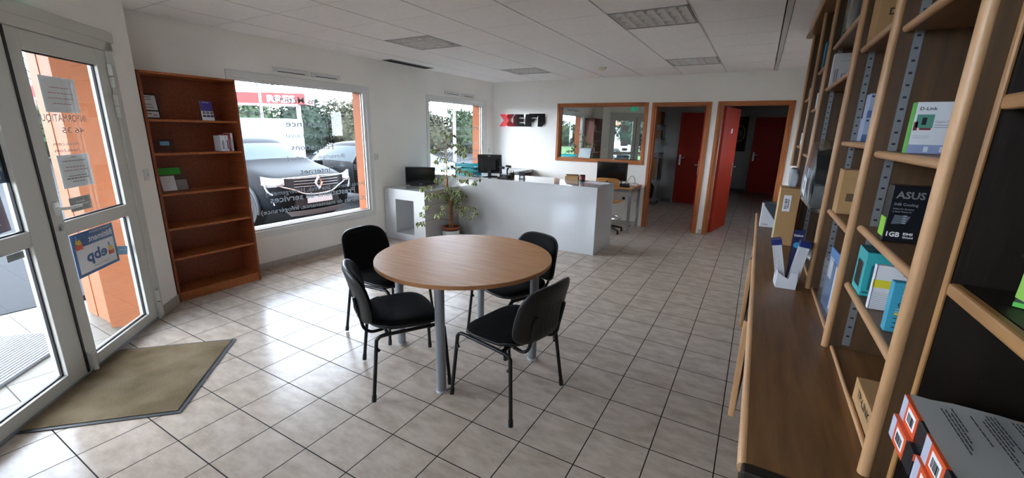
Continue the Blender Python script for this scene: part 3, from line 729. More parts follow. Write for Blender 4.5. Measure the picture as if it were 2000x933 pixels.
# ---- monitor on the pedestal
def screen(t, wd, ht, z0, tilt=0, M=None, bezel=BLACKP, base=(.22, .16), th=.035, frontm=None):
    M = M or Matrix.Identity(4)
    b = MB(); b.box((-wd / 2, 0, z0), (wd / 2, th, z0 + ht), bezel, M); b.build('housing', t, bevel=.006)
    b = MB(); b.box((-wd / 2 + .014, -.0015, z0 + .022), (wd / 2 - .014, 0, z0 + ht - .014), frontm or mat('screen_black', '050608', .12), M); b.build('screen', t)
    b = MB(); b.box((-.03, -.002, z0 + .008), (.03, 0, z0 + .014), SILVER, M); b.build('front_badge', t)
t = thing('computer_monitor', 'black flat monitor standing on the white pedestal', 'monitor', (-4.475, 4.975, .751), math.radians(41))
screen(t, .45, .27, .012)
b = MB(); b.box((-.16, -.01, 0), (.16, .10, .012), BLACKP); b.build('foot', t, bevel=.003)
# ---- plant
t = thing('potted_ficus', 'tall variegated ficus in a small terracotta pot before the counter', 'plant', (-3.86, 4.90, 0))
b = MB(); b.cyl((.02, 0), .125, 0, .145, mat('stand_white', 'd5d4d0', .5), 36); b.box((.018, -.127, 0), (.022, -.12, .145), INKG); b.build('pot_stand', t, bevel=.003)
b = MB(); b.lathe((.02, 0, .146), [(0, 0), (.10, 0), (.125, .028), (.128, .03), (.135, .03), (.135, .058), (.125, .058), (.12, .045), (0, .045)], mat('terracotta', 'a5583a', .75, var=.08), 36); b.build('pot', t)
b = MB(); b.cyl((.02, 0), .118, .188, .193, mat('soil', '3a2a1c', 1, var=.5, scale=60, bump=1), 24)
for _ in range(26):
    a = random.uniform(0, 6.28); q = random.uniform(0, .1); z = .196; l = random.uniform(.015, .03); c = random.uniform(0, 6.28)
    x, y = .02 + q * math.cos(a), q * math.sin(a); b.tube([(x, y, z), (x + l * math.cos(c), y + l * math.sin(c), z + .004)], .006, mat('bark_chip', '7a5534', .9), 5)
b.build('soil', t)
BARK = mat('ficus_bark', '9a6f45', .8, var=.2, scale=30, bump=.3); TWIG = mat('ficus_twig', '6f5a40', .8)
b = MB()
for k in range(7):
    a = k * .9; rr = .022
    b.tube(catmull([(.02 + rr * math.cos(a) * 1.4, rr * math.sin(a), .19), (.03 + rr * math.cos(a), rr * math.sin(a), .42), (.0 + rr * .5 * math.cos(a), rr * .6 * math.sin(a), .62), (-.03 + .006 * math.cos(a), .006 * math.sin(a), .74)], 4), [.0065] * 12 + [.006], BARK, 7)
b.tube(catmull([(-.03, 0, .70), (-.045, 0, .82), (-.04, 0, .90), (-.042, 0, 1.0), (-.035, 0, 1.3), (-.045, 0, 1.5)], 5), [.022] * 6 + [.018] * 5 + [.008] * 5 + [.005] * 5 + [.003] * 5, BARK, 8)
b.build('trunk', t)
CL = [(-0.052, 1.523), (0.019, 1.477), (0.081, 1.495), (0.027, 1.357), (0.11, 1.384), (-0.293, 1.28), (-0.217, 1.283), (-0.154, 1.244), (-0.199, 1.189), (-0.321, 1.12), (-0.234, 1.116), (0.023, 1.162), (0.18, 1.323), (0.24, 1.301), (0.309, 1.304), (0.128, 1.281), (0.148, 1.241), (0.229, 1.229), (0.031, 1.056), (-0.173, 0.977), (0.081, 0.944), (0.165, 1.023), (0.226, 1.003), (0.277, 1.014), (0.386, 0.981), (-0.187, 0.874), (-0.11, 0.897), (-0.506, 0.711), (-0.541, 0.699), (-0.368, 0.74), (-0.431, 0.576), (-0.316, 0.631), (-0.25, 0.611), (-0.243, 0.819), (0.035, 0.756), (0.013, 0.703), (0.098, 0.711), (-0.031, 0.631), (0.054, 0.639), (0.139, 0.664), (-0.075, 0.593), (0.032, 0.569), (0.095, 0.575), (0.18, 0.651), (-0.073, 0.662), (0.201, 0.703), (0.14, 0.731), (0.285, 0.884), (0.346, 0.88), (0.415, 0.894), (0.464, 0.865), (-0.438, 0.415), (-0.559, 0.302), (-0.513, 0.28), (-0.625, 0.138), (-0.53, 0.15), (-0.249, 0.302), (-0.122, 0.466), (-0.147, 0.367), (0.251, 0.514), (0.26, 0.405), (0.383, 0.52), (0.444, 0.493), (0.523, 0.451), (0.321, 0.326), (0.135, 0.416), (-0.088, 0.932), (0.073, 0.538), (-0.012, 0.513), (0.115, 0.491)]
LG = mat('leaf_green', '3d5a2b', .45, var=.35, scale=40); LC = mat('leaf_cream_edge', 'b9c08c', .5)
tw = MB(); lv = MB(); rnd = random.Random(3)
def leafq(p, az, droop, L_, W_):
    d = Vector((math.cos(az) * math.cos(droop), math.sin(az) * math.cos(droop), -math.sin(droop))); sd = d.cross(Vector((0, 0, 1))).normalized(); up = sd.cross(d)
    def q(u, v, h=0): return p + d * (u * L_) + sd * (v * W_) + up * (h * W_)
    o = [q(0, 0), q(.25, .42, .2), q(.55, .5, .22), q(.82, .26, .1), q(1, 0, -.1), q(.82, -.26, .1), q(.55, -.5, .22), q(.25, -.42, .2)]
    m_ = [q(.12, 0), q(.3, .24, .12), q(.55, .28, .13), q(.75, .13, .06), q(.85, 0), q(.75, -.13, .06), q(.55, -.28, .13), q(.3, -.24, .12)]
    lv.add(o + m_, [(i, (i + 1) % 8, 8 + (i + 1) % 8, 8 + i) for i in range(8)], LC)
    c = q(.5, 0, 0); lv.add(m_ + [c], [(i, (i + 1) % 8, 8) for i in range(8)], LG)
for x, z in CL:
    y = rnd.uniform(-.12, .12) if abs(x) > .1 else rnd.uniform(-.1, .1)
    near = x < -.10 and z < .80
    if near: # these shoots reach forward past the corner of the pedestal
        yy = -.50 - rnd.uniform(0, .05); q = (4.90 + yy) / 4.90; x = (x - 3.86) * q + 3.86; z = 1.597 + (z - 1.597) * q; y = yy
    z0 = max(.26, min(z - .10 * (abs(x) > .15) - abs(x) * .25 + .06, z - .02)) if z < .6 else max(.5, z - abs(x) * .45 - .01)
    st = Vector((-.038 if z0 > .7 else .01, 0, z0)); en = Vector((x, y, z + .03))
    mid = (st + en) / 2 + Vector((.04 if near else 0, 0, .04 + .1 * abs(x)))
    tw.tube(catmull([st, mid, en], 4), .0022, TWIG, 5)
    for _ in range(11 if abs(x) < .22 and .5 < z < .78 else 6):
        p = en + Vector((rnd.uniform(-.035, .035), rnd.uniform(-.035, .035), rnd.uniform(-.02, .02)))
        leafq(p, rnd.uniform(0, 6.28), rnd.uniform(.7, 1.35), rnd.uniform(.052, .075), rnd.uniform(.030, .042))
tw.build('branches', t); lv.build('foliage', t)
# ---- things on the counter
AQ = mat('aqua_plastic', '27b5bd', .25)
WT = .911
for k in range(3):
    t = thing('letter_tray', ['lowest aqua letter tray of the stack on the counter', 'middle aqua letter tray of the stack on the counter', 'topmost aqua letter tray of the stack on the counter'][k], 'letter tray', (-3.945, 5.50, WT + .064 * k), .10, 'stacked aqua letter trays')
    b = MB(); wx, wy, h = .17, .125, .045
    b.box((-wx, -wy, .001), (wx, wy, .004), AQ); b.box((-wx, -wy, .004), (-wx + .004, wy, h), AQ); b.box((-wx, wy - .004, .004), (wx, wy, h), AQ); b.box((-wx, -wy, .004), (wx * .65, -wy + .004, h), AQ)
    b.add([(wx * .65, -wy, .004), (wx, -wy, .004), (wx, -wy, .018), (wx * .85, -wy, h * .8), (wx * .65, -wy, h), (wx * .65, -wy + .004, .004), (wx, -wy + .004, .004), (wx, -wy + .004, .018), (wx * .85, -wy + .004, h * .8), (wx * .65, -wy + .004, h)], [(4, 3, 2, 1, 0), (5, 6, 7, 8, 9), (3, 4, 9, 8), (2, 3, 8, 7)], AQ)
    b.build('tray_shell', t)
    b = MB()
    for x, y in ((-wx + .012, -wy + .012), (-wx + .012, wy - .012), (wx * .6, -wy + .012), (wx * .6, wy - .012)): b.box((x - .006, y - .006, .004), (x + .006, y + .006, .0625), AQ)
    b.build('stacking_posts', t)
    if k == 1:
        tag(MB().box((-4.02, 5.42, WT + .0705), (-3.87, 5.56, WT + .080), mat('dark_folder', '22303a', .5)).build('folder'), 'dark folder lying in the middle aqua letter tray', 'folder')
t = thing('computer_monitor', 'black monitor seen from behind on the reception counter', 'monitor', (-3.56, 5.55, WT), math.radians(200))
M = Matrix.Rotation(math.radians(-12), 4, 'X')
b = MB(); b.box((-.185, 0, .055), (.185, .03, .345), BLACKP, M); b.build('housing', t, bevel=.006)
b = MB(); b.add([M @ Vector(p) for p in ((-.15, .03, .09), (.15, .03, .09), (.15, .03, .31), (-.15, .03, .31), (-.10, .06, .12), (.10, .06, .12), (.10, .06, .26), (-.10, .06, .26))], [(4, 5, 6, 7), (0, 1, 5, 4), (1, 2, 6, 5), (2, 3, 7, 6), (3, 0, 4, 7)], BLACKP); b.build('rear_cover', t)
b = MB(); b.box((-.17, -.0015, .07), (.17, 0, .33), mat('screen_black', '050608', .12), M); b.build('screen', t)
b = MB(); b.box((-.025, .055, .012), (.025, .085, .20), BLACKP); b.build('stand_column', t, bevel=.004)
b = MB(); b.lathe((0, .04, 0), [(0, 0), (.12, 0), (.12, .006), (.03, .014), (0, .014)], BLACKP, 30); b.build('stand_base', t)
b = MB(); b.box((-.02, .031, .32), (.02, .0325, .328), SILVER, M); b.build('rear_badge', t)
def cable(name, pts, label, r=.0025, m=BLACKP): return tag(MB().tube(catmull(pts, 6), r, m, 6).build(name), label, 'cable')
cable('monitor_cable', [(-3.60, 5.46, 1.02), (-3.68, 5.40, .97), (-3.78, 5.36, .915), (-3.72, 5.31, .914), (-3.6, 5.33, .914)], 'thin black cable hanging from the counter monitor')
def scanner(x, y, rz, label):
    t = thing('barcode_scanner', label, 'barcode scanner', (x, y, WT), rz, 'handheld scanners on the counter')
    b = MB(); b.lathe((0, 0, 0), [(0, 0), (.055, 0), (.055, .006), (.03, .02), (.012, .03), (0, .03)], BLACKP, 24); b.build('stand_base', t)
    b = MB(); b.tube([(0, 0, .02), (-.005, 0, .09), (.01, 0, .14)], [.013, .013, .016], BLACKP, 10); b.build('grip', t)
    b = MB(); b.tube([(-.03, 0, .165), (0, 0, .163), (.04, 0, .155), (.055, 0, .150)], [.015, .02, .022, .026], BLACKP, 12, ry=.8); b.build('scan_head', t)
scanner(-3.30, 5.42, .2, 'black handheld scanner on a round stand, nearer the pen cup')
scanner(-3.31, 5.64, .5, 'black handheld scanner leaning behind the counter monitor')
t = thing('pen_cup', 'dark pen cup with yellow-green contents on the reception counter', 'cup', (-3.15, 5.50, WT))
b = MB(); b.lathe((0, 0, 0), [(0, 0), (.04, 0), (.042, .08), (.039, .08), (.037, .006), (0, .006)], mat('cup_olive', '3c3f28', .5), 24); b.build('cup_body', t)
for k, (dx, dy, h, m) in enumerate(((.015, .0, .12, BLACKP), (-.015, .01, .13, YEL), (.0, -.018, .11, BLACKP), (-.02, -.01, .125, mat('pen_green', '6f8a35', .5)))):
    o = MB().tube([(-3.15 + dx, 5.50 + dy, WT + .008), (-3.15 + dx * 1.7, 5.50 + dy * 1.7, WT + h)], .0045, m, 7).build('pen')
    tag(o, ['black pen standing in the pen cup, right side', 'yellow pen standing in the pen cup', 'black pen standing at the front of the pen cup', 'green pen standing in the pen cup, left side'][k], 'pen')
t = thing('telephone', 'low black telephone lying between scanner and pen cup on the counter', 'telephone', (-3.22, 5.40, WT), .1)
b = MB(); b.box((-.07, -.04, 0), (.07, .04, .03), BLACKP); b.build('phone_base', t, bevel=.008); b = MB(); b.tube([(-.07, .03, .04), (-.04, .03, .045), (.04, .03, .045), (.07, .03, .04)], [.016, .011, .011, .016], BLACKP, 10); b.build('handset', t)
t = thing('desk_stand', 'small black upright stand holding a white card on the counter', 'stand', (-2.99, 5.52, WT), .15)
b = MB(); b.box((-.045, 0, .0), (.045, .012, .10), BLACKP); b.box((-.045, -.02, 0), (.045, .04, .006), BLACKP); b.build('stand_body', t, bevel=.002); b = MB(); b.prism([(-.025, .012), (.0, .004), (.025, .012), (.022, .045), (-.022, .045)], fr((0, -.001, .0), (1, 0, 0), (0, 0, 1)), .001, PAPER); b.build('card', t)
t = thing('cardboard_box', 'small open cardboard box on the right half of the counter', 'box', (-2.36, 5.93, WT), .06)
b = MB()
for a in ((-.10, -.035, 0, .10, .035, .003), (-.10, -.035, .003, -.097, .035, .05), (.097, -.035, .003, .10, .035, .055), (-.097, -.035, .003, .097, -.032, .05), (-.097, .032, .003, .097, .035, .06)): b.box(a[:3], a[3:], CARD)
b.build('box_body', t)
b = MB(); b.add([(-.10, .035, .06), (.10, .035, .06), (.10, -.02, .085), (-.10, -.01, .078)], [(0, 1, 2, 3)], CARD2); b.add([(.097, -.035, .055), (.10, .035, .055), (.15, .03, .045), (.148, -.03, .045)], [(0, 1, 2, 3)], CARD); b.build('flap', t, solid=.002)
t = thing('coffee_mug', 'black mug with dark red patch on the counter beside the cardboard box', 'mug', (-2.15, 5.80, WT))
b = MB(); b.lathe((0, 0, 0), [(0, 0), (.037, 0), (.04, .005), (.04, .095), (.036, .095), (.035, .01), (0, .01)], BLACKP, 28); b.build('mug_body', t)
b = MB(); b.tube([(-.038, 0, .075), (-.062, 0, .07), (-.07, 0, .05), (-.062, 0, .028), (-.038, 0, .022)], .006, BLACKP, 8); b.build('mug_handle', t)
b = MB(); b.lathe((0, 0, 0), [(.0404, .03), (.0404, .08)], mat('mug_red', '7a1f18', .4), 28); b.build('mug_band', t)
for k, (x, y, r) in enumerate(((-1.93, 5.80, .25), (-1.90, 5.77, -.12))):
    tag(MB().box((-.105, -.15, 0), (.105, .15, .0008), PAPER, Matrix.Translation((x, y, WT + .001 * k)) @ Matrix.Rotation(r + 1.2, 4, 'Z')).build('paper_sheet'), ['lower white sheet lying at the right end of the counter', 'upper white sheet lying at the right end of the counter'][k], 'paper')
# ---- side cabinet in the far corner
t = thing('side_cabinet', 'low white cabinet with dark niche in the far left corner', 'cabinet', (-4.73, 6.35, 0))
b = MB(); W_, D_, H_ = .93, 1.12, .875
for a in ((0, 0, 0, .04, D_, H_), (0, 0, 0, W_, .04, H_), (0, D_ - .04, 0, W_, D_, H_), (0, 0, H_ - .05, W_, D_, H_), (.04, .04, .0, .40, D_ - .04, H_ - .05), (.40, .04, 0, W_, D_ - .04, .55)): b.box(a[:3], a[3:], WM)
b.build('cabinet_body', t)
b = MB(); b.box((.401, .045, .551), (W_ - .01, D_ - .045, .80), mat('niche_box', '6b4a3c', .8)); b.build('niche_insert', t)
for k, (x, y, r, m) in enumerate(((-4.3, 6.9, .3, PAPER), (-4.35, 7.2, -.2, mat('pale_folder', 'b9c6d6', .6)))):
    tag(MB().box((-.11, -.15, 0), (.11, .15, .004), m, Matrix.Translation((x, y, .876)) @ Matrix.Rotation(r, 4, 'Z')).build('paper_stack'), ['white papers lying on the low white corner cabinet', 'pale blue folder lying on the low white corner cabinet'][k], 'paper')
# ---- writing desk at the back wall
t = thing('office_desk', 'small beech desk on square grey legs at the back wall, right of the counter', 'desk', (-3.1, 6.80, 0))
b = MB(); b.box((0, 0, .715), (1.42, .68, .74), BEECH); b.build('desktop', t, bevel=.003)
for x, y in ((.01, .02), (1.37, .02), (.01, .62), (1.37, .62)): MB().box((x, y, 0), (x + .04, y + .04, .715), LEGM).build('leg', t, bevel=.003)
b = MB(); b.box((.05, .03, .67), (1.37, .05, .715), LEGM); b.box((.05, .63, .67), (1.37, .65, .715), LEGM); b.box((1.38, .06, .67), (1.40, .62, .715), LEGM); b.build('rail', t)
t = thing('computer_monitor', 'black monitor on the small desk below the inner window', 'monitor', (-2.11, 7.08, .7405), math.radians(6))
screen(t, .51, .315, .07)
b = MB(); b.box((-.03, .036, .01), (.03, .055, .25), BLACKP); b.build('stand_column', t, bevel=.003); b = MB(); b.box((-.11, -.05, 0), (.11, .12, .012), BLACKP); b.build('stand_base', t, bevel=.004)
t = thing('desk_telephone', 'black desk telephone in front of the monitor on the beech desk', 'telephone', (-1.84, 6.95, .7405), .3)
b = MB(); b.add([(-.08, -.06, 0), (.08, -.06, 0), (.08, .06, 0), (-.08, .06, 0), (-.08, -.06, .02), (.08, -.06, .02), (.08, .06, .05), (-.08, .06, .05)], [(0, 3, 2, 1), (4, 5, 6, 7), (0, 1, 5, 4), (1, 2, 6, 5), (2, 3, 7, 6), (3, 0, 4, 7)], BLACKP); b.build('phone_base', t, bevel=.004)
b = MB(); b.tube([(-.055, -.05, .045), (-.055, -.03, .055), (-.055, .03, .07), (-.055, .055, .07)], [.018, .012, .012, .018], BLACKP, 10); b.build('handset', t)
t = thing('power_strip', 'white power strip lying at the back of the beech desk', 'power strip', (-1.80, 7.25, .7405), 0)
b = MB(); b.box((-.11, -.025, 0), (.10, .025, .04), WHITE2); b.build('strip_body', t, bevel=.004)
b = MB(); [b.cyl((-.075 + .05 * k, 0), .017, .0395, .041, INKG, 16) for k in range(4)]; b.build('sockets', t)
cable('desk_cable', [(-1.95, 7.1, .75), (-1.86, 7.12, .80), (-1.80, 7.16, .90), (-1.75, 7.18, .88), (-1.735, 7.2, .79), (-1.76, 7.22, .785)], 'black cable loop standing up on the beech desk', .004)
cable('desk_lead', [(-1.98, 7.02, .75), (-1.9, 7.0, .775), (-1.83, 7.06, .80), (-1.8, 7.1, .775), (-1.86, 7.14, .745)], 'curled black lead between monitor and telephone on the desk', .0035)
cable('mains_cable', [(-1.70, 7.40, .35), (-1.72, 7.3, .08), (-1.78, 7.1, .008), (-1.9, 7.0, .008), (-2.1, 7.05, .008)], 'white cable trailing on the floor under the beech desk', .004, WHITE2)
t = thing('wall_socket', 'white wall socket under the beech desk', 'socket', (-1.98, YB, .47))
b = MB(); b.box((-.04, -.01, -.04), (.04, 0, .04), WHITE2); b.build('socket_plate', t, bevel=.003); b = MB(); b.box((-.022, -.0115, -.022), (.022, -.01, .022), BLACKP); b.build('socket_insert', t)
tag(MB().box((-1.80, YB - .01, .42), (-1.74, YB, .48), WHITE2).box((-1.775, YB - .0115, .445), (-1.765, YB - .01, .455), INKG).build('blank_socket', bevel=.003), 'blank white wall plate right of the socket under the desk', 'socket')
# ---- draughtsman stool
t = thing('drafting_chair', 'wooden-backed swivel stool with chrome foot ring behind the counter end', 'chair', (-2.02, 6.78, 0), math.radians(92))
PLY = wood('plywood', 'b5783a', 'd09552', 'Y', .4)
b = MB(); pad(b, [(superell(0, 0, .19, .20), 0), (superell(0, 0, .20, .21), .008), (superell(0, 0, .195, .205), .018)], lambda x, y, h: Vector((x, y, .50 + h + .02 * (y / .2) ** 2 - .02 * max(0, x / .2) ** 2)), PLY); b.build('seat', t)
b = MB(); pad(b, [(superell(0, 0, .085, .185, p=5), 0), (superell(0, 0, .09, .19, p=5), .006), (superell(0, 0, .085, .185, p=5), .012)], lambda u, v, h: Vector((-.22 - .035 * (1 - (v / .19) ** 2) + h, v, .82 + u)), PLY); b.build('backrest', t)
b = MB(); b.tube(catmull([(-.05, 0, .485), (-.20, 0, .47), (-.262, 0, .52), (-.268, 0, .80), (-.262, 0, .86)], 5), .012, BLACKM, 8); b.cyl((-.262, 0), .014, .85, .87, BLACKP, 12); b.build('back_bracket', t)
b = MB(); b.cyl((0, 0), .024, .08, .48, BLACKM, 16); b.cyl((0, 0), .06, .475, .499, BLACKM, 16); b.build('gas_column', t)
b = MB(); b.tube([(.2 * math.cos(k * PI / 12), .2 * math.sin(k * PI / 12), .24) for k in range(25)], .011, CHROME, 10)
for k in range(3): a = k * 2.094; b.tube([(0, 0, .22), (.2 * math.cos(a), .2 * math.sin(a), .24)], .008, CHROME, 8)
b.build('foot_ring', t)
for k in range(5):
    a = k * 2 * PI / 5 + .35; c, s_ = math.cos(a), math.sin(a)
    b = MB(); b.tube([(0, 0, .10), (.12 * c, .12 * s_, .085), (.25 * c, .25 * s_, .06)], [.024, .02, .014], BLACKP, 8); lg = b.build('base_arm', t)
    b = MB(); b.cyl((.25 * c, .25 * s_), .018, 0, .05, BLACKP, 14); b.build('glide', lg)
# ---- illuminated letters on the back wall
LW = lambda x, y: (-3.581 - (1395 - x) * (1.005 / 1207), 1.925 - (y - 305) * (.240 / 307))
LOGR = mat('logo_red', 'e4061a', .5)
def logomat():
    m = bpy.data.materials.new('logo_black_red'); m.use_nodes = True; t_ = m.node_tree; b_ = t_.nodes['Principled BSDF']; b_.inputs['Roughness'].default_value = .5; b_.inputs['Specular IOR Level'].default_value = .1
    tc_ = t_.nodes.new('ShaderNodeTexCoord'); sp = t_.nodes.new('ShaderNodeSeparateXYZ'); t_.links.new(tc_.outputs['Object'], sp.inputs[0])
    rp = t_.nodes.new('ShaderNodeMapRange'); t_.links.new(sp.outputs['X'], rp.inputs['Value']); rp.inputs['From Min'].default_value = -4.42; rp.inputs['From Max'].default_value = -4.17
    mx = t_.nodes.new('ShaderNodeValToRGB'); t_.links.new(rp.outputs[0], mx.inputs[0]); mx.color_ramp.elements[0].color = srgb('a00808'); mx.color_ramp.elements[1].color = srgb('050202')
    t_.links.new(mx.outputs[0], b_.inputs['Base Color']); return m
LOGB = logomat()
t = thing('wall_logo', 'red and black backlit letter sign on the back wall', 'sign', (0, 0, 0))
MX = fr((0, YB - .028, 0), (1, 0, 0), (0, 0, 1))
MX = Matrix(((1, 0, 0, 0), (0, 0, -1, YB - .022), (0, 1, 0, 0), (0, 0, 0, 1)))
b = MB(); b.prism([LW(*p) for p in ((200, 318), (345, 318), (458, 465), (335, 612), (188, 612), (310, 465))], MX, .016, LOGR); b.build('red_chevron', t)
b = MB(); b.prism([LW(*p) for p in ((385, 360), (418, 318), (580, 318), (464, 465), (565, 580), (565, 400), (628, 318), (848, 318), (848, 398), (715, 398), (715, 425), (840, 425), (840, 505), (715, 505), (715, 532), (845, 532), (888, 580), (895, 318), (990, 318), (990, 306), (1395, 306), (1395, 530), (1315, 612), (1215, 612), (1222, 348), (1185, 398), (1050, 398), (1050, 420), (1172, 420), (1100, 502), (1048, 505), (1048, 612), (425, 612), (385, 568), (462, 465))], MX, .014, LOGB); b.build('black_letters', t)
HALO = mat('halo_white', 'ffffff', .5, emit=.10); HALR = mat('halo_red', 'ff6a70', .5, emit=.10)
b = MB(); x0, z0 = LW(330, 600); x1, z1 = LW(560, 330)
b.box((LW(330, 0)[0], YB - .014, LW(0, 600)[1]), (LW(400, 0)[0], YB - .010, LW(0, 330)[1]), HALR); b.build('red_backlight', t)
b = MB(); b.box((LW(600, 0)[0], YB - .014, LW(0, 600)[1]), (LW(1030, 0)[0], YB - .010, LW(0, 560)[1]), HALO)
b.box((LW(640, 0)[0], YB - .014, LW(0, 370)[1]), (LW(1380, 0)[0], YB - .010, LW(0, 325)[1]), HALO); b.box((LW(1240, 0)[0], YB - .014, LW(0, 590)[1]), (LW(1310, 0)[0], YB - .010, LW(0, 370)[1]), HALO); b.build('white_backlight', t)
# ================================================================== SHELVING ALONG THE RIGHT WALL
UP = [.99, 1.615, 2.24, 3.25, 3.93, 4.72]
XF = .267; XBK = .615; ZC = .93; CAPZ = 2.445
t = thing('shelving_unit', 'long oak shelving with round-fronted uprights along the right wall', 'shelving', (0, 0, 0))
for i, y in enumerate(UP):
    z0 = ZC + .001 if i < 5 else 1.335
    b = MB(); b.box((XF + .014, y - .009, z0), (XBK, y + .009, CAPZ), OAKP); p = b.build('side_panel', t)
    b = MB(); b.tube([(XF + .0115, y, z0), (XF + .0115, y, CAPZ)], .0115, OAKL, 18); b.build('rounded_front', p)
    if i in (1, 2, 3, 4):
        for x in (.318, .56):
            b = MB(); b.box((x, y - .0115, z0 + .02), (x + .020, y - .0092, CAPZ - .02), GREYMET)
            zz = z0 + .05
            while zz < CAPZ - .03: b.box((x + .006, y - .0120, zz), (x + .014, y - .0114, zz + .0055), INK); zz += .0315
            b.build('perforated_strip', t)
b = MB(); b.box((XBK, UP[0], ZC + .001), (XBK + .008, UP[4], CAPZ), OAKP); b.box((XBK, UP[4], 1.335), (XBK + .008, UP[5], CAPZ), OAKP); b.build('back_panel', t)
b = MB(); b.box((.238, UP[0] - .01, CAPZ), (XBK, UP[5] + .14, CAPZ + .03), OAKY); b.tube([(.238, UP[0] - .01, CAPZ + .015), (.238, UP[5] + .14, CAPZ + .015)], .0149, OAKLY, 12); b.build('cap_board', t)
SH = {0: [1.885, 1.553, 1.333, 1.152], 1: [1.93, 1.573, 1.290], 2: [2.10, 1.87, 1.25], 3: [2.04, 1.78, 1.466], 4: [1.90, 1.51]}
for i, zs in SH.items():
    y0, y1 = UP[i] + .012, UP[i + 1] - .014
    for z in zs:
        b = MB(); b.box((.302, y0, z - .008), (XBK - .004, y1, z + .010), OAKY); s = b.build('shelf', t)
        b = MB(); b.tube([(.300, y0, z), (.300, y1, z)], .0105, OAKLY, 14); b.build('rounded_lip', s)
for i in range(4):
    y0, y1 = UP[i] + .012, UP[i + 1] - .014
    b = MB(); b.box((.298, y0, ZC + .001), (XBK - .004, y1, ZC + .010), OAKY); s = b.build('base_shelf', t)
    b = MB(); b.tube([(.294, y0, ZC + .007), (.294, y1, ZC + .007)], .006, OAKLY, 10); b.build('rounded_lip', s)
# base cabinet
t = thing('base_cabinet', 'long low oak cabinet with worktop under the right-hand shelving', 'cabinet', (0, 0, 0))
b = MB(); b.box((.068, .90, ZC - .028), (XBK + .01, 4.33, ZC), OAKY); b.build('worktop', t)
b = MB(); b.tube([(.066, .895, ZC - .014), (.066, 4.33, ZC - .014)], .0139, OAKLY, 14); b.build('rounded_front', t)
b = MB(); b.box((.060, .868, ZC - .030), (XBK + .01, .8995, ZC + .001), DARKW); b.build('end_strip', t, bevel=.006)
CX = .125
b = MB()
for y in (.90, 1.74, 2.71, 3.68, 4.28): b.box((CX, y, 0), (XBK + .01, y + .022, ZC - .028), OAKP)
b.box((CX, .922, .50), (CX + .02, 4.28, .515), OAKP); b.box((XBK, .922, 0), (XBK + .01, 4.28, ZC - .028), OAKP)
b.box((CX + .03, .922, .05), (CX + .045, 4.28, .50), OAKP)
b.box((CX + .005, .922, .0), (CX + .02, 4.28, .05), OAKP)
b.build('carcass', t)
for k, (y0, y1) in enumerate(((.93, 1.735), (1.765, 2.705), (2.735, 3.675), (3.705, 4.28))):
    # flap doors standing slightly ajar at their near end
    M = Matrix.Translation((CX - .012, y1 - .004, 0)) @ Matrix.Rotation(math.radians(-3.6 if k else -1.0), 4, 'Z')
    b = MB(); b.box((-.010, -(y1 - y0) + .02, .47), (.008, 0, .895), OAKP, M); d = b.build('door', t)
    b = MB(); b.box((-.014, -(y1 - y0) + .008, .47), (.009, -(y1 - y0) + .0195, .895), OAKL, M); b.build('edge_strip', d, bevel=.003)
# near dark bookcase
t = thing('dark_bookcase', 'dark walnut bookcase with pin holes at the right edge of the view', 'bookcase', (0, 0, 0))
for y in (.818, -.10):
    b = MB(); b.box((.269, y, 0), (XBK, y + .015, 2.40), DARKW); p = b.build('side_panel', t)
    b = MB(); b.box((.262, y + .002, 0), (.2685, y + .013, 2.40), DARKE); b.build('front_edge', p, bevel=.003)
for x in (.33, .55):
    z = 1.0
    while z < 2.3: MB().tube([(x, .8185, z), (x, .817, z)], .0028, INK, 8).build('pin_hole', t); z += .064
b = MB(); b.box((XBK, -.10, 0), (XBK + .008, .836, 2.40), DARKW); b.build('back_panel', t)
b = MB(); b.box((.262, -.10, 2.40), (XBK + .008, .836, 2.42), DARKW); b.build('top_panel', t)
for z in (.12, .50, .85, 1.170, 1.397, 1.655, 2.03):
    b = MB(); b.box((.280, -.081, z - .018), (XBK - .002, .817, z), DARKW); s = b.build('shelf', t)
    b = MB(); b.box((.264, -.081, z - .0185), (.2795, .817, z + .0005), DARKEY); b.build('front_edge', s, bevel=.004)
# ---- goods on the shelves
def pbox(name, x0, x1, y0, y1, z0, z1, faces, label, cat='box', group=None, rz=0, tilt=0, deco=None):
    """a carton; origin at the near-left bottom corner, -y face towards the viewer"""
    t = thing(name, label, cat, (x0, y0, z0), rz, group)
    wx, wy, wz = x1 - x0, y1 - y0, z1 - z0
    body = faces['body']; M = Matrix.Rotation(tilt, 4, 'X')
    b = MB(); b.box((0, 0, 0), (wx, wy, wz), body, M); b.build('carton', t, bevel=.0015)
    if deco:
        b = MB(); deco(b, wx, wy, wz, lambda x, z: M @ Matrix(((1, 0, 0, x), (0, 0, -1, -.0006), (0, 1, 0, z), (0, 0, 0, 1))), lambda y, z: M @ Matrix(((0, 0, -1, -.0006), (-1, 0, 0, y), (0, 1, 0, z), (0, 0, 0, 1))), M)
        b.build('printing', t)
    return t
def rect(b, M, x0, z0, x1, z1, m, t=.0002):
    b.add([M @ Vector(p) for p in ((x0, z0, t), (x1, z0, t), (x1, z1, t), (x0, z1, t))], [(0, 1, 2, 3)], m)
def lines(b, M, x0, x1, z, n, dz, m, h=.0015):
    for k in range(n): rect(b, M, x0, z - k * dz, x0 + (x1 - x0) * random.uniform(.7, 1), z - k * dz + h, m)
BOXW = mat('box_white', 'd6d7dc', .4); BOXB = mat('box_black', '15191f', .3); GRN = mat('box_green', '4caf3c', .4); TEAL = mat('box_teal', '2fa3a8', .4); TEALD = mat('box_teal_dark', '1c5f6c', .4)
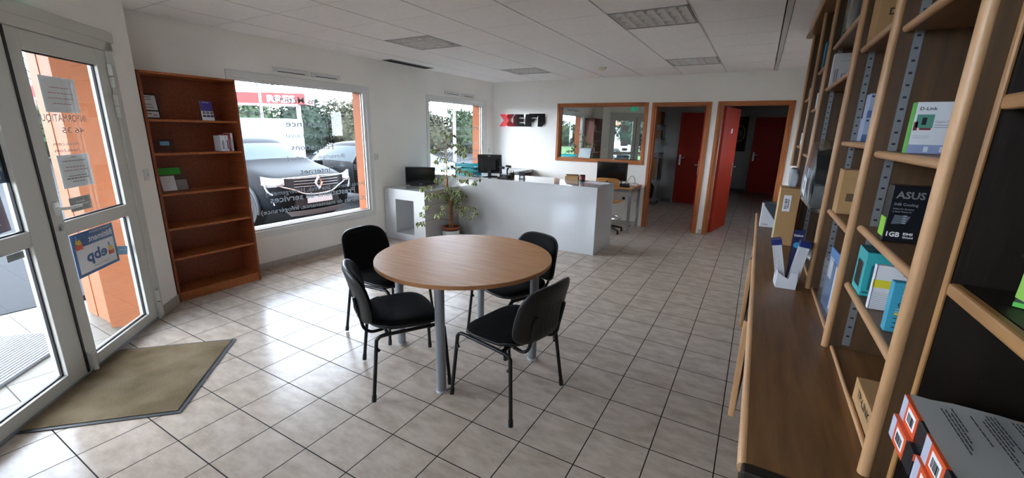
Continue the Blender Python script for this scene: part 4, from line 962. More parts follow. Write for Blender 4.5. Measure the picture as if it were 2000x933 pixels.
GIB = mat('box_sky_blue', '3f9dbb', .4); PCB = mat('pcb_green', '4f8a78', .5); PCBR = mat('pcb_red', '7a3438', .5); FOOT = mat('box_footer', '8f9bbf', .4); GREYT = mat('print_grey', '8d9099', .5)
def d_(b, wx, wy, wz, FY, FX, M):
    A = FY(0, 0); b.text('D-Link', FY(.006, wz - .018), INK, .007, .030, 0, .02)
    rect(b, A, .004, wz * .50, .034, wz * .76, PCB); rect(b, A, .001, wz * .45, .008, wz * .62, PCBR); rect(b, A, .012, wz * .46, .032, wz * .50, PCBR); rect(b, A, .014, wz * .56, .022, wz * .70, INK, .0004)
    b.text('Gigabit PCI Desktop Adapter', FY(.037, wz * .60), INKG, .005, .075); lines(b, A, .037, .10, wz * .55, 2, .005, GREYT)
    lines(b, A, .004, .035, wz * .34, 2, .004, GREYT, .0008); rect(b, A, 0, .0, wx, .020, FOOT); rect(b, A, .028, .004, .036, .016, BOXW, .0004); rect(b, A, .056, .004, .064, .016, BOXW, .0004)
    rect(b, FX(0, 0), -wy, 0, 0, wz, GRN)
pbox('network_card_box', .303, .43, 1.35, 1.385, 1.5645, 1.68, {'body': BOXW}, 'white box with green side and circuit board picture on the right-hand shelving', deco=d_)
def d_(b, wx, wy, wz, FY, FX, M):
    A = FY(0, 0); b.text('ASUS', FY(.008, wz - .030), SILVER, .017, .055, 0, .03); b.text('0dB Cooling', FY(.008, wz - .048), GREYT, .007, .045); b.text('Perfect for Quietness', FY(.008, wz - .058), GREYT, .004, .04); b.text('& Home-Theater PC', FY(.008, wz - .065), GREYT, .004, .036)
    b.prism([(0, 0), (.028, .004), (.034, .022), (.004, .024)], FY(.010, .045), .0004, mat('card_grey', '56606a', .4))
    for k in range(4): rect(b, A, .030, .048 + k * .006, .037, .051 + k * .006, GREYT, .0006)
    b.text('1GB', FY(.006, .014), PAPER, .012, .026, 0, .03); b.text('EMI', FY(.038, .020), PAPER, .006, .018, 0, .03); b.text('Shield', FY(.038, .012), PAPER, .005, .020, 0, .02)
    rect(b, FX(0, 0), -wy, .012, 0, .06, mat('lime', '8fce3c', .4))
pbox('graphics_card_box', .302, .42, 1.375, 1.425, 1.3445, 1.485, {'body': BOXB}, 'black box with silver lettering standing below the white circuit board box', deco=d_)
def d_(b, wx, wy, wz, FY, FX, M):
    A = FX(0, 0); rect(b, A, -wy * .80, wz * .15, -wy * .2, wz * .72, BOXB); b.text('STOCKAGE', FX(-.012, wz * .80), INK, .005, .04)
    rect(b, FY(0, 0), wx * .25, wz * .15, wx * .9, wz * .72, TEALD); rect(b, FY(0, 0), wx * .35, wz * .2, wx * .8, wz * .6, BOXB, .0004); rect(b, FY(0, 0), .005, .01, wx - .01, .013, INK)
t = pbox('accessory_box', .302, .36, 1.47, 1.575, 1.1635, 1.29, {'body': TEAL}, 'turquoise box with black windows beside the white yellow-banded box', deco=d_)
b = MB(); b.box((0, 0, .1266), (.058, .105, .1272), TEALD); b.build('lid', t)
def d_(b, wx, wy, wz, FY, FX, M):
    A = FY(0, 0); rect(b, A, 0, wz * .50, wx, wz * .68, mat('band_yellow', 'ddd23a', .4)); b.text('USB to Bluetooth Version 2.0 Adapter', FY(.006, wz * .60), INK, .004, .075, 0, .02); lines(b, A, .008, .07, wz * .55, 1, .005, GREYT, .0008)
    lines(b, A, .005, .065, wz * .38, 9, .0052, GREYT, .0009); b.text('Soft', FY(.055, wz * .82), INK, .010, .03); rect(b, A, .002, 0, .0035, wz, mat('band_blue', '3b4a75', .4))
pbox('adapter_box', .303, .42, 1.375 - .012, 1.41 - .03, 1.1635, 1.283, {'body': BOXW}, 'white box with a yellow text band on the lower right-hand shelf', deco=d_)
def d_(b, wx, wy, wz, FY, FX, M):
    b.text('Gi', FY(.014, wz * .52), INK, .012, .016); rect(b, FY(0, 0), .018, wz * .74, .030, wz * .77, PAPER); rect(b, FY(0, 0), .0225, wz * .70, .0255, wz * .81, PAPER); rect(b, FY(0, 0), .012, wz * .36, .03, wz * .40, YEL); lines(b, FY(0, 0), .012, .04, wz * .28, 3, .011, INK, .002); lines(b, FY(0, 0), .012, .04, wz * .47, 2, .006, PAPER, .001)
pbox('adapter_box', .308, .40, 1.215, 1.24, 1.1635, 1.283, {'body': GIB}, 'sky blue box with white cross, half hidden by the nearest upright', deco=d_)
# flat carton lying at the bottom
t = thing('flat_carton', 'small kraft carton with black print on the lowest shelf near the viewer', 'box', (.300, 1.06, ZC + .0105), 0)
b = MB(); b.box((0, 0, 0), (.16, .225, .062), CARD); b.build('carton', t, bevel=.0015); b = MB(); b.text('TP-LINK', Matrix(((0, 0, -1, -.0006), (-1, 0, 0, .185), (0, 1, 0, .030), (0, 0, 0, 1))), INK, .020, .125, 0, .02); b.text('The Reliable Choice', Matrix(((0, 0, -1, -.0006), (-1, 0, 0, .17), (0, 1, 0, .017), (0, 0, 0, 1))), INKG, .006, .09); b.build('printing', t)
def d_(b, wx, wy, wz, FY, FX, M):
    b.text('D-Link', FY(.028, .075), INK, .022, .085, 0, .03); rect(b, FX(0, 0), -.003, 0, -.001, wz, CARD2)
pbox('network_carton', .300, .50, 2.06, 2.20, 1.9415, 2.34, {'body': CARD}, 'tall brown carton with black lettering high on the right-hand shelving', deco=d_)
def d_(b, wx, wy, wz, FY, FX, M):
    rect(b, FY(0, 0), 0, wz * .80, wx, wz * .806, CARD2); rect(b, FY(0, 0), .022, wz * .30, .075, wz * .48, mat('print_brown', '5f4a33', .6)); b.text('ZYXEL', FY(.027, wz * .345), CARD, .014, .045, 0, .02)
pbox('router_carton', .300, .44, 2.09, 2.19, 1.3015, 1.475, {'body': CARD}, 'plain brown carton with a small dark label at middle height', deco=d_)
PALE = mat('box_pale_blue', '9aa8c4', .4)
def d_(b, wx, wy, wz, FY, FX, M):
    rect(b, FY(0, 0), 0, 0, wx, wz * .3, mat('pale_blue_dark', '4d6591', .4)); rect(b, FY(0, 0), .004, wz * .85, .012, wz * .92, INK)
pbox('small_box', .318, .40, 2.02, 2.10, 1.5845, 1.668, {'body': PALE}, 'lower of two small pale blue boxes stacked on the right-hand shelving', deco=d_)
pbox('small_box', .320, .40, 2.02, 2.09, 1.6685, 1.752, {'body': PALE}, 'upper of two small pale blue boxes stacked on the right-hand shelving', deco=d_)
def d_(b, wx, wy, wz, FY, FX, M):
    b.text('ZYXEL', FY(.045, wz * .88), GREYT, .009, .04)
    for x, h in ((.012, .40), (.022, .42), (.045, .28), (.058, .28)): rect(b, FY(0, 0), x, wz * .12, x + .007, wz * (.12 + h), GREYT)
    lines(b, FY(0, 0), .03, .09, wz * .78, 2, .006, GREYT)
pbox('router_box', .300, .42, 3.16, 3.22, 1.8815, 2.06, {'body': BOXW}, 'white box with grey bar pictures high in the middle of the shelving', deco=d_)
BLUB = mat('box_bright_blue', '1176a8', .4)
def d_(b, wx, wy, wz, FY, FX, M):
    b.prism([(.02 + .012 * math.cos(a * PI / 8), wz * .42 + .028 * math.sin(a * PI / 8)) for a in range(16)], FY(.012, 0), .0004, BOXB); rect(b, FY(0, 0), .01, wz * .85, .03, wz * .88, PAPER)
pbox('mouse_box', .302, .40, 3.80, 3.90, 2.0515, 2.235, {'body': BLUB}, 'bright blue box at the far top of the right-hand shelving', deco=d_)
pbox('small_box', .306, .38, 3.78, 3.86, 1.7915, 1.90, {'body': BOXW}, 'small white box with dark window on the shelf below the bright blue box', deco=lambda b, wx, wy, wz, FY, FX, M: rect(b, FY(0, 0), .006, wz * .3, .03, wz * .75, INKG))
pbox('small_box', .304, .38, 4.48, 4.60, 1.5215, 1.63, {'body': BOXW}, 'thin white box on the shelf at the far end of the shelving')
pbox('small_box', .304, .38, 4.50, 4.62, 1.9115, 2.0, {'body': CARD}, 'small kraft box on the topmost shelf at the far end of the shelving')
pbox('flat_carton', .33, .50, 1.40, 1.58, 1.8965, 1.93, {'body': CARD}, 'kraft carton on the topmost near shelf, cut by the picture edge')
# transparent / plastic goods
FILM = glassmat('plastic_film', -.015, (.88, .89, .90, 1), .22)
b = MB(); b.box((-.003, -.11, 0), (.003, .11, .235), mat('packet_blue', '5b83b8', .3)); t = thing('blister_pack', 'tall blue and white blister pack leaning at the bottom of the shelving', 'packet', (.315, 1.94, ZC + .011), .05); b.build('card', t)
b = MB(); b.box((-.022, -.10, .01), (-.0035, .10, .20), FILM); b.build('blister', t, bevel=.008); b = MB(); b.box((-.0036, -.10, .02), (-.0032, -.02, .19), BOXW); b.box((-.0036, .03, .12), (-.0032, .09, .2), BOXW); b.build('printing', t)
def crumple(b, M, lx, ly, lz, m, n=14, k=.12, seed=1, sup=3.):
    rd = random.Random(seed); vs = []; nu, nv = n * 2, n
    for i in range(nv + 1):
        ph = PI * i / nv
        for j in range(nu):
            a = 2 * PI * j / nu; c, s_ = math.cos(a) * math.sin(ph), math.sin(a) * math.sin(ph); z = math.cos(ph)
            f = lambda q: math.copysign(abs(q) ** (2 / sup), q)
            r = 1 + rd.uniform(-k, k) * (0 < i < nv)
            vs.append(M @ Vector((f(c) * lx * r, f(s_) * ly * r, f(z) * lz * (1 + rd.uniform(-k, k) * .3 * (z > 0)) + lz)))
    fs = []
    for i in range(nv):
        for j in range(nu): fs.append((i * nu + j, (i + 1) * nu + j, (i + 1) * nu + (j + 1) % nu, i * nu + (j + 1) % nu))
    b.add(vs, fs, m, True)
BAGB = mat('bag_fabric', '1d2023', .6, var=.3, scale=20)
t = thing('wrapped_laptop_bag', 'dark laptop bag wrapped in clear plastic with a white tag', 'bag', (.325, 2.62, 1.274), 0)
M = Matrix.Rotation(math.radians(-6), 4, 'Y')
b = MB(); vs = []
prof = [(-.20, 0), (-.20, .10), (-.16, .18), (-.08, .24), (.04, .262), (.14, .25), (.20, .18), (.21, .06), (.20, 0)]
b.prism(prof, Matrix(((0, 0, 1, -.07), (1, 0, 0, 0), (0, 1, 0, 0), (0, 0, 0, 1))), .085, BAGB); b.build('bag_body', t, bevel=.018, seg=3)
b = MB()
for k in range(4): y = -.1 + k * .07; b.tube([(-.072, y, .01), (-.078, y - .01, .11), (-.070, y + .02, .21)], .003, mat('bag_seam', '5b6064', .5), 6)
b.build('seams', t)
b = MB(); rdw = random.Random(5); prof2 = [(-.235, -.012), (-.225, .11), (-.18, .20), (-.10, .262), (.02, .285), (.10, .30), (.16, .272), (.215, .20), (.235, .06), (.225, -.01)]
ringa = []
for k, xx in enumerate((-.088, -.082, -.03, .02, .028)):
    q = (.8, .98, 1.04, .98, .8)[k]; ringa.append([Vector((xx + rdw.uniform(-.004, .004), y * q + rdw.uniform(-.006, .006), .13 + (z - .13) * q + rdw.uniform(-.006, .006))) for y, z in prof2])
nn = len(prof2); b.add([p for rg in ringa for p in rg], [(i * nn + j, i * nn + (j + 1) % nn, (i + 1) * nn + (j + 1) % nn, (i + 1) * nn + j) for i in range(4) for j in range(nn)] + [tuple(range(nn)), tuple(range(4 * nn, 5 * nn))[::-1]], FILM); b.build('plastic_wrap', t)
b = MB()
for k in range(9):
    y = -.20 + k * .048; b.tube(catmull([(-.09, y, .01 + .02 * (k % 2)), (-.096, y + rdw.uniform(-.03, .03), .09), (-.09, y + rdw.uniform(-.03, .05), .17)], 4), .0022, mat('film_crease', 'aeb3b8', .2), 5)
b.build('film_creases', t)
b = MB(); b.box((-.112, -.19, .07), (-.1112, -.06, .15), PAPER, Matrix.Rotation(.1, 4, 'X')); b.box((-.1125, -.145, .09), (-.112, -.10, .13), INKG, Matrix.Rotation(.1, 4, 'X')); b.build('price_tag', t)
b = MB(); b.box((-.108, -.10, .15), (-.1075, -.09, .19), mat('tag_red', 'b3243a', .5)); b.build('ribbon', t)
t = thing('wrapped_bag', 'black item in shiny bubble wrap on the topmost middle shelf', 'bag', (.37, 2.98, 2.112), 0)
b = MB(); crumple(b, Matrix.Identity(4), .055, .19, .13, BAGB, 12, .06, 8); b.build('contents', t); b = MB(); crumple(b, Matrix.Identity(4), .065, .20, .138, FILM, 16, .07, 9); b.build('bubble_wrap', t)
t = thing('plastic_packet', 'crumpled clear plastic packet lying at the foot of the shelving', 'packet', (.37, 2.78, ZC + .0115), 0)
b = MB(); crumple(b, Matrix.Identity(4), .08, .12, .022, mat('clear_crumple', '8e9194', .15, spec=.9), 10, .18, 5, 2.2); b.build('crumpled_film', t)
t = thing('tall_carton', 'tall brown shipping carton with green tape and white barcode label', 'box', (.152, 3.09, ZC + .001), 0)
b = MB(); b.box((0, 0, 0), (.105, .17, .358), CARD); b.build('carton', t, bevel=.002)
b = MB(); b.box((-.0006, .002, 0), (0, .168, .357), mat('carton_side_lit', 'c9a878', .8)); b.build('lit_side_face', t)  # window light on this side painted in as paler card
b = MB(); b.box((-.0014, .06, .02), (-.0007, .12, .155), mat('tape_green', '4fae93', .5)); b.build('tape', t)
b = MB(); b.box((.022, -.0012, .215), (.062, -.0002, .315), PAPER)
for k in range(9): b.box((.030, -.0018, .232 + k * .007), (.045, -.0013, .232 + k * .007 + random.uniform(.002, .005)), INK)
b.box((.049, -.0018, .235), (.053, -.0013, .29), INK); b.build('barcode_label', t)
b = MB(); b.box((0, -.0004, .34), (.105, .0, .3415), CARD2); b.box((.0, .083, .3581), (.105, .087, .3588), CARD2); b.build('flap_seam', t)
t = thing('plastic_bag', 'crumpled pale plastic bag on top of the tall brown carton', 'bag', (.21, 3.18, ZC + .361), 0)
b = MB(); crumple(b, Matrix.Identity(4), .024, .05, .058, mat('bag_pale', 'a9adb2', .5), 9, .32, 11, 4); b.build('crumpled_plastic', t)
t = thing('toner_box', 'white and dark slanted box at the far end of the oak worktop', 'box', (.080, 3.66, ZC + .001), 0)
b = MB(); b.box((0, 0, 0), (.10, .12, .18), BOXW); b.build('carton', t, bevel=.0015)
b = MB(); A = Matrix(((1, 0, 0, 0), (0, 0, -1, -.0005), (0, 1, 0, 0), (0, 0, 0, 1))); b.prism([(.012, .165), (.012, .18), (.10, .18), (.10, .045)], A, .0004, mat('print_slate', '3a3d48', .4)); b.text('LASERJET', A @ Matrix.Translation((.012, .018, .0003)), INK, .006, .045, 0, .02); b.box((0, 0, .1801), (.10, .12, .1806), BOXB); b.build('printing', t)
# brochure holder with two bundles
t = thing('brochure_holder', 'white cardboard display stand on the oak worktop', 'stand', (.150, 2.175, ZC + .001), math.radians(4))
b = MB(); b.box((0, 0, 0), (.078, .09, .003), BOXW); b.add([(0, 0, 0), (.078, 0, 0), (.078, 0, .075), (.052, 0, .075), (.044, 0, .045), (.018, 0, .060), (0, 0, .075)], [(0, 1, 2, 3, 4, 5, 6)], BOXW)
b.add([(0, 0, 0), (0, .09, 0), (0, .09, .115), (0, .04, .085), (0, 0, .075)], [(4, 3, 2, 1, 0)], BOXW); b.add([(.078, 0, 0), (.078, .09, 0), (.078, .09, .16), (.078, 0, .075)], [(0, 1, 2, 3)], BOXW); b.build('stand_body', t, solid=.0015)
b = MB(); b.box((.046, .092, .0), (.090, .094, .255), mat('card_navy', '1c2552', .4)); b.text('Notebook', fr((.050, .0915, .225), (1, 0, 0), (0, 0, 1)), PAPER, .012, .036, 0, .02)
b.prism([(.068 + .016 * math.cos(a * PI / 8), .185 + .014 * math.sin(a * PI / 8)) for a in range(16)], Matrix(((1, 0, 0, 0), (0, 0, -1, .0915), (0, 1, 0, 0), (0, 0, 0, 1))), .0004, LBLUE); b.build('header_card', t)
b = MB(); b.text('Notebook', Matrix(((0, 0, -1, -.001), (-1, 0, 0, .07), (0, 1, 0, .02), (0, 0, 0, 1))), INKG, .008, .045); b.box((-.0012, .05, .05), (-.0009, .06, .085), INK); b.build('printing', t)
NAVY = mat('packet_navy', '14256a', .35)
def bundle(x, lean, label):
    t = thing('packet_bundle', label, 'packets', (.152 + x, 2.195, ZC + .006), 0, 'blue-topped packets in the display stand')
    M = Matrix.Rotation(lean, 4, 'Y')
    b = MB()
    for k in range(9): b.box((-.018 + k * .0042, .0 + .001 * (k % 2), .002), (-.018 + k * .0042 + .0032, .055, .190), BOXW, M)
    b.build('packets', t); b = MB(); b.box((-.021, -.003, .190), (.021, .058, .215), NAVY, M); b.build('blue_tops', t, bevel=.002)
bundle(.020, math.radians(-13), 'left bundle of blue-topped packets leaning out of the white display stand')
bundle(.058, math.radians(7), 'right bundle of blue-topped packets in the white display stand')
# orange cartons in the dark bookcase with a printed sheet on top
ORB = mat('carton_orange', 'd8562a', .45); 
def toner(y1, zb, label, rowx=0):
    t = thing('toner_carton', label, 'box', (.233 + rowx, y1, zb), 0, 'orange cartons in the dark bookcase')
    L_, W_, H_ = .28, .0945, .0335
    b = MB(); b.box((0, -W_, 0), (L_, 0, H_), BOXB); b.build('carton', t, bevel=.001)
    b = MB(); b.box((-.0004, -.018, .0), (0, -.0, H_), mat('carton_lilac', 'b9bcd0', .4)); b.box((-.0004, -.064, 0), (0, -.018, H_), ORB); b.box((-.0002, -.066, H_), (L_, -.0, H_ + .0003), ORB); b.box((.0, -W_ - .0003, H_ * .7), (L_, -W_, H_), ORB)
    b.box((-.0009, -.057, .007), (-.0004, -.026, .028), PAPER)
    for k in range(8): b.box((-.0013, -.053 + k * .003, .010), (-.0009, -.053 + k * .003 + random.uniform(.0008, .002), .023), INK)
    b.build('printing', t)
toner(.752, 1.2055, 'orange carton at the top left of the stack in the dark bookcase')
toner(.752, 1.1715, 'orange carton directly under the top left one in the dark bookcase', -.006)
toner(.655, 1.2055, 'orange carton at the top nearer the viewer, under the printed sheet edge')
toner(.655, 1.1715, 'orange carton in the lower row nearer the viewer', -.004)
t = thing('printed_sheet', 'large printed white sheet lying on the orange cartons', 'paper', (0, 0, 0))
b = MB(); xs = [.236 + .27 * k / 12 for k in range(13)]; vs = []
for i, x in enumerate(xs):
    for j in range(7):
        y = .748 - .19 * j / 6; vs.append((x, y, 1.2395 + .004 * math.sin(i * .6) ** 2 * (j in (0, 6)) + .0015 * math.sin(i * 1.1 + j) ** 2 + (.004 if i == 0 and j in (0, 6) else 0)))
b.add(vs, [(i * 7 + j, i * 7 + j + 1, (i + 1) * 7 + j + 1, (i + 1) * 7 + j) for i in range(12) for j in range(6)], mat('sheet_shaded', 'a8a8a6', .7), True); b.build('sheet', t)  # white sheet, its shadow put into the darker colour
b = MB()
for x in [.262, .266, .270, .274, .290, .300, .304, .308, .312, .316, .332, .336, .340, .344, .348, .352, .356, .360, .372, .376, .380, .384, .396, .400, .404, .408]:
    y0 = .735 - random.uniform(0, .02); y1 = y0 - random.uniform(.05, .11); y = y0
    while y > y1: l = random.uniform(.004, .012); b.box((x, y - l, 1.2445), (x + .0013, y, 1.2448), INK); y -= l + .002
b.build('printing', t)
# green cartridge box on the shelf
t = thing('ink_cartridge_box', 'green and white ink cartridge box on the shelf at the right edge', 'box', (.300, .735, 1.3985), math.radians(-38))
b = MB(); b.box((0, 0, 0), (.13, .05, .063), mat('box_dark_green', '12331c', .3)); b.build('carton', t, bevel=.0015)
b = MB(); A = Matrix(((1, 0, 0, 0), (0, 0, -1, -.0005), (0, 1, 0, 0), (0, 0, 0, 1))); rect(b, A, .028, .006, .125, .060, BOXW); rect(b, A, 0, 0, .13, .006, GRN)
b.text('950', A @ Matrix.Translation((.031, .043, .0003)), INK, .013, .024); b.text('XL', A @ Matrix.Translation((.057, .043, .0003)), GRN, .008, .010)
b.prism([(.033 + .004 * math.cos(a * PI / 8), .034 + .0045 * math.sin(a * PI / 8)) for a in range(16)], A, .0003, INK)
lines(b, A, .040, .046, .037, 3, .003, INKG, .0007); lines(b, A, .048, .054, .037, 3, .003, INKG, .0007); lines(b, A, .031, .09, .018, 3, .0025, GREYT, .0007); rect(b, A, .031, .0095, .06, .0105, INK, .0003)
b.prism([(.0, .012), (.010, .008), (.022, .018), (.024, .034), (.018, .050), (.006, .056), (.001, .045)], A, .0003, mat('leaf_print', '7fb53a', .4)); b.prism([(.006, .028), (.016, .024), (.020, .036), (.012, .044), (.005, .038)], A @ Matrix.Translation((0, 0, .0002)), .0003, BOXB); b.build('printing', t)
# ---- goods in the tall mahogany bookcase (open shelves, x grows towards the room)
BX0 = XL + .006
def P_(y, z): return (BX0 + .2, 1.632 + y, z)
t = thing('certificate_frame', 'framed certificate leaning in the top left corner of the tall bookcase', 'picture frame', (BX0 + .12, 1.70, 1.638), math.radians(4))
M = Matrix.Rotation(math.radians(-8), 4, 'Y')
b = MB(); b.box((0, -.03, 0), (.012, .115, .21), mat('frame_navy', '1d2733', .4), M); b.build('frame', t, bevel=.002)
b = MB(); b.box((.0122, -.018, .075), (.0128, .103, .198), PAPERG, M); b.box((.0122, -.018, .012), (.0128, .103, .062), PAPERG, M); b.build('sheet', t)
b = MB()
for y, z, w_ in ((.02, .18, .05), (.01, .16, .06), (.015, .12, .05), (.0, .095, .08), (.01, .04, .04), (.06, .03, .03)): b.box((.0128, y, z), (.0132, y + w_, z + .005), INK, M)
b.build('printing', t)
t = thing('leaflet_stand', 'purple and white leaflet standing on the top shelf of the bookcase', 'leaflet', (BX0 + .20, 2.105, 1.638), math.radians(2))
M = Matrix.Rotation(math.radians(-6), 4, 'Y'); b = MB(); b.box((0, 0, 0), (.003, .105, .175), PAPER, M); b.build('card', t)
b = MB(); b.box((.0031, 0, .085), (.0035, .105, .175), mat('print_purple', '4a3a86', .5), M)
for k in range(3): b.box((.0036, .01 + k * .033, .055), (.0039, .035 + k * .033, .082), INKG, M); b.box((.0036, .008 + k * .033, .03), (.004, .036 + k * .033, .048), mat('print_navy', '1f2f57', .5), M)
b.text('BITDEFENDER', M @ fr((.0036, .02, .158), (0, 1, 0), (0, 0, 1)), PAPER, .009, .06); b.build('printing', t)
for k, (y, th_, h_, d2_, m, lb) in enumerate(((2.210, .045, .145, .12, BOXW, 'wide white box at the left of the upright boxes in the bookcase'), (2.258, .020, .150, .13, BOXW, 'thin white box with lettering among the upright boxes in the bookcase'), (2.281, .020, .165, .13, mat('box_crimson_top', 'a03040', .4), 'red box behind the thin white boxes in the bookcase'), (2.304, .018, .170, .13, BOXW, 'rightmost white box of the upright boxes in the bookcase'))):
    t = thing('software_box', lb, 'box', (BX0 + .12, y, 1.354), 0, None); b = MB(); b.box((0, 0, 0), (d2_, th_, h_), m); b.build('carton', t, bevel=.001)
    b = MB(); b.box((d2_ + .0001, th_ * .3, .02), (d2_ + .0006, th_ * .7, h_ * .7), INK if k in (1,) else GREYT); b.build('printing', t)
t = thing('acrylic_display', 'clear acrylic display box with blue label on the second bookcase shelf', 'display', (BX0 + .13, 1.70, 1.354))
b = MB(); b.box((0, 0, 0), (.04, .16, .12), FILM); b.build('acrylic_case', t, bevel=.004); b = MB(); b.box((.041, .05, .06), (.0415, .12, .095), LB); b.build('label', t)
t = thing('leaning_panel', 'clear stand with bright green header and white leaflet in the bookcase', 'display', (BX0 + .15, 1.70, 1.004), 0)
M = Matrix.Rotation(math.radians(-14), 4, 'Y'); b = MB(); b.box((0, -.03, 0), (.004, .24, .215), FILM, M); b.build('acrylic_sheet', t)
b = MB(); b.box((.005, 0, .15), (.0055, .19, .212), mat('header_green', '2f9a2a', .5), M); b.build('green_header', t)
b = MB(); b.box((.005, .02, .005), (.0056, .13, .14), PAPER, M); b.build('leaflet', t); b = MB(); b.box((.0045, .135, .005), (.005, .22, .10), mat('grey_leaflet', '8a8680', .6), M); b.build('grey_leaflet', t)
# ---- back office
t = thing('metal_rack', 'grey metal rack with cartons in the dark room behind the left doorway', 'shelving', (-2.95, 9.95, 0))
for x, y in ((0, 0), (.99, 0), (0, .45), (.99, .45)): b = MB(); b.box((x, y, 0), (x + .035, y + .004, 1.80), GREYMET); b.box((x, y, 0), (x + .004, y + .035, 1.80), GREYMET); b.build('post', t)
for z in (.10, .60, 1.18, 1.50, 1.79): MB().box((0, 0, z - .03), (1.03, .485, z), GREYMET).build('shelf', t)
for x, y, z, w_, d_2, h_, lb in ((-2.45, 10.0, 1.791, .48, .4, .28, 'wide brown carton on top of the grey metal rack'), (-2.35, 10.0, 1.501, .38, .35, .18, 'low carton on the upper shelf of the grey metal rack'), (-2.42, 10.0, .601, .46, .38, .45, 'large labelled carton in the middle of the grey metal rack')):
    t = thing('storage_carton', lb, 'box', (x, y, z)); MB().box((0, 0, 0), (w_, d_2, h_), CARD2).build('carton', t, bevel=.003); MB().box((w_ * .3, -.001, h_ * .4), (w_ * .7, 0, h_ * .7), PAPERG).build('label', t)
t = thing('router', 'rounded white device on the middle shelf of the grey metal rack', 'device', (-2.18, 10.08, 1.181)); b = MB(); b.lathe((0, 0, 0), [(0, 0), (.07, 0), (.075, .03), (.05, .07), (0, .08)], BOXW, 24); b.build('device_body', t)
t = thing('black_bag', 'black bag standing on the lowest shelf of the grey metal rack', 'bag', (-2.15, 10.2, .101)); b = MB(); crumple(b, Matrix.Identity(4), .13, .15, .2, BAGB, 12, .08, 21, 2.6); b.build('bag_body', t)
t = thing('wall_canvas', 'black square canvas with a round gold motif in the dark corridor', 'picture', (-.55, 14.06, 1.635))
b = MB(); b.box((-.19, -.03, -.48), (.19, 0, .48), mat('canvas_black', '0a0a0c', .6)); b.build('canvas', t)
b = MB(); b.tube([(.13 * math.cos(k * PI / 16), -.031, .02 + .22 * math.sin(k * PI / 16)) for k in range(33)], .012, mat('motif_gold', 'a8842c', .5), 8); b.prism([(.08 * math.cos(k * PI / 8), .02 + .11 * math.sin(k * PI / 8)) for k in range(16)], Matrix(((1, 0, 0, 0), (0, 0, -1, -.031), (0, 1, 0, 0), (0, 0, 0, 1))), .002, mat('motif_grey', '4a4a48', .6)); b.build('gold_ring', t)
# ================================================================== OUTSIDE
GZ = -.15
ASPH = mat('asphalt', '1c1e21', .85, spec=.15, var=.22, scale=60, bump=.5, bscale=200)
b = MB(); b.box((-90, -60, GZ - .1), (-5.9, 60, GZ), ASPH); b.box((-5.9, -60, GZ - .1), (60, 60, GZ - .06), ASPH); structure(b.build('street'))
b = MB(); b.prism([(-5.5, 1.16), (-5.5, -6), (-2.0, -6), (-2.0, -.95), (-4.55, 1.6)], Matrix.Translation((0, 0, GZ - .02)), .13, TERR); structure(b.build('terrace'))
GR_ = mat('grass', '37571b', .95, var=.25, scale=5, bump=.5, bscale=80)
b = MB(); b.box((-60, -34, GZ), (-3, -9.5, GZ + .04), GR_); structure(b.build('lawn'))
b = MB(); b.box((-60, -9.5, GZ), (-3, -9.2, GZ + .10), mat('kerb_stone', 'a9a7a2', .8)); structure(b.build('kerb'))
t = thing('outdoor_mat', 'grey ribbed scraper mat on the terrace outside the glass doors', 'doormat', (-4.36, .40, -.04), -PI / 4)
b = MB(); b.box((-.55, -.30, 0), (.55, .32, .012), mat('mat_grey', '7a7f86', .8))
k = -.29
while k < .31: b.box((-.545, k, .012), (.545, k + .014, .02), mat('mat_rib', '9aa0a8', .7)); k += .028
b.build('ribs', t)
# cars
PAINT_D = mat('car_paint_grey', '0d0f13', .55, metal=0, spec=.06); PAINT_G = mat('car_paint_anthracite', '0b0c10', .5, metal=0, spec=.08); PAINT_W = mat('car_paint_white', '9a9da0', .35, coat=.2)
CGL = mat('car_glass', '2c383f', .3, spec=.12); TYRE = mat('tyre', '141416', .8); LAMP = mat('lamp_glass', 'b9c0c6', .2, spec=.5); BUMP = mat('bumper_black', '1d1f23', .6); ALU = mat('skid_silver', '5d5a5c', .5, metal=.2)
def loft(b, st, m, gm):
    # st: list of (x, halfw, zb, zbelt, wr, zroof, glass_top, glass_side)
    rows = []
    for x, w_, zb, zl, wr, zr, gt, gs in st:
        h = [(0, zb), (w_ * .85, zb), (w_ * .98, zb + .10), (w_, (zb + zl) * .5 + .05), (w_ * .97, zl), (wr, zr - (.05 if zr - zl > .2 else .02)), (wr * .75, zr - .005), (0, zr)]
        rows.append([(x, -y, z) for y, z in h] + [(x, y, z) for y, z in h[1:-1][::-1]])
    n = len(rows[0]); vs = [p for r in rows for p in r]
    for i in range(len(rows) - 1):
        for j in range(n):
            k = (j + 1) % n; f = (i * n + j, i * n + k, (i + 1) * n + k, (i + 1) * n + j)
            top = j in (5, 6, 7, 8); side = j in (4, 9)
            g = (top and st[i][6]) or (side and st[i][7])
            b.add([vs[q] for q in f], [(0, 1, 2, 3)], gm if g else m, True)
    b.add(rows[0], [tuple(range(n))], m); b.add(rows[-1], [tuple(range(n))[::-1]], m)
def weld(o):
    bm = bmesh.new(); bm.from_mesh(o.data); bmesh.ops.remove_doubles(bm, verts=bm.verts, dist=.0005); bmesh.ops.recalc_face_normals(bm, faces=bm.faces); bm.to_mesh(o.data); bm.free()
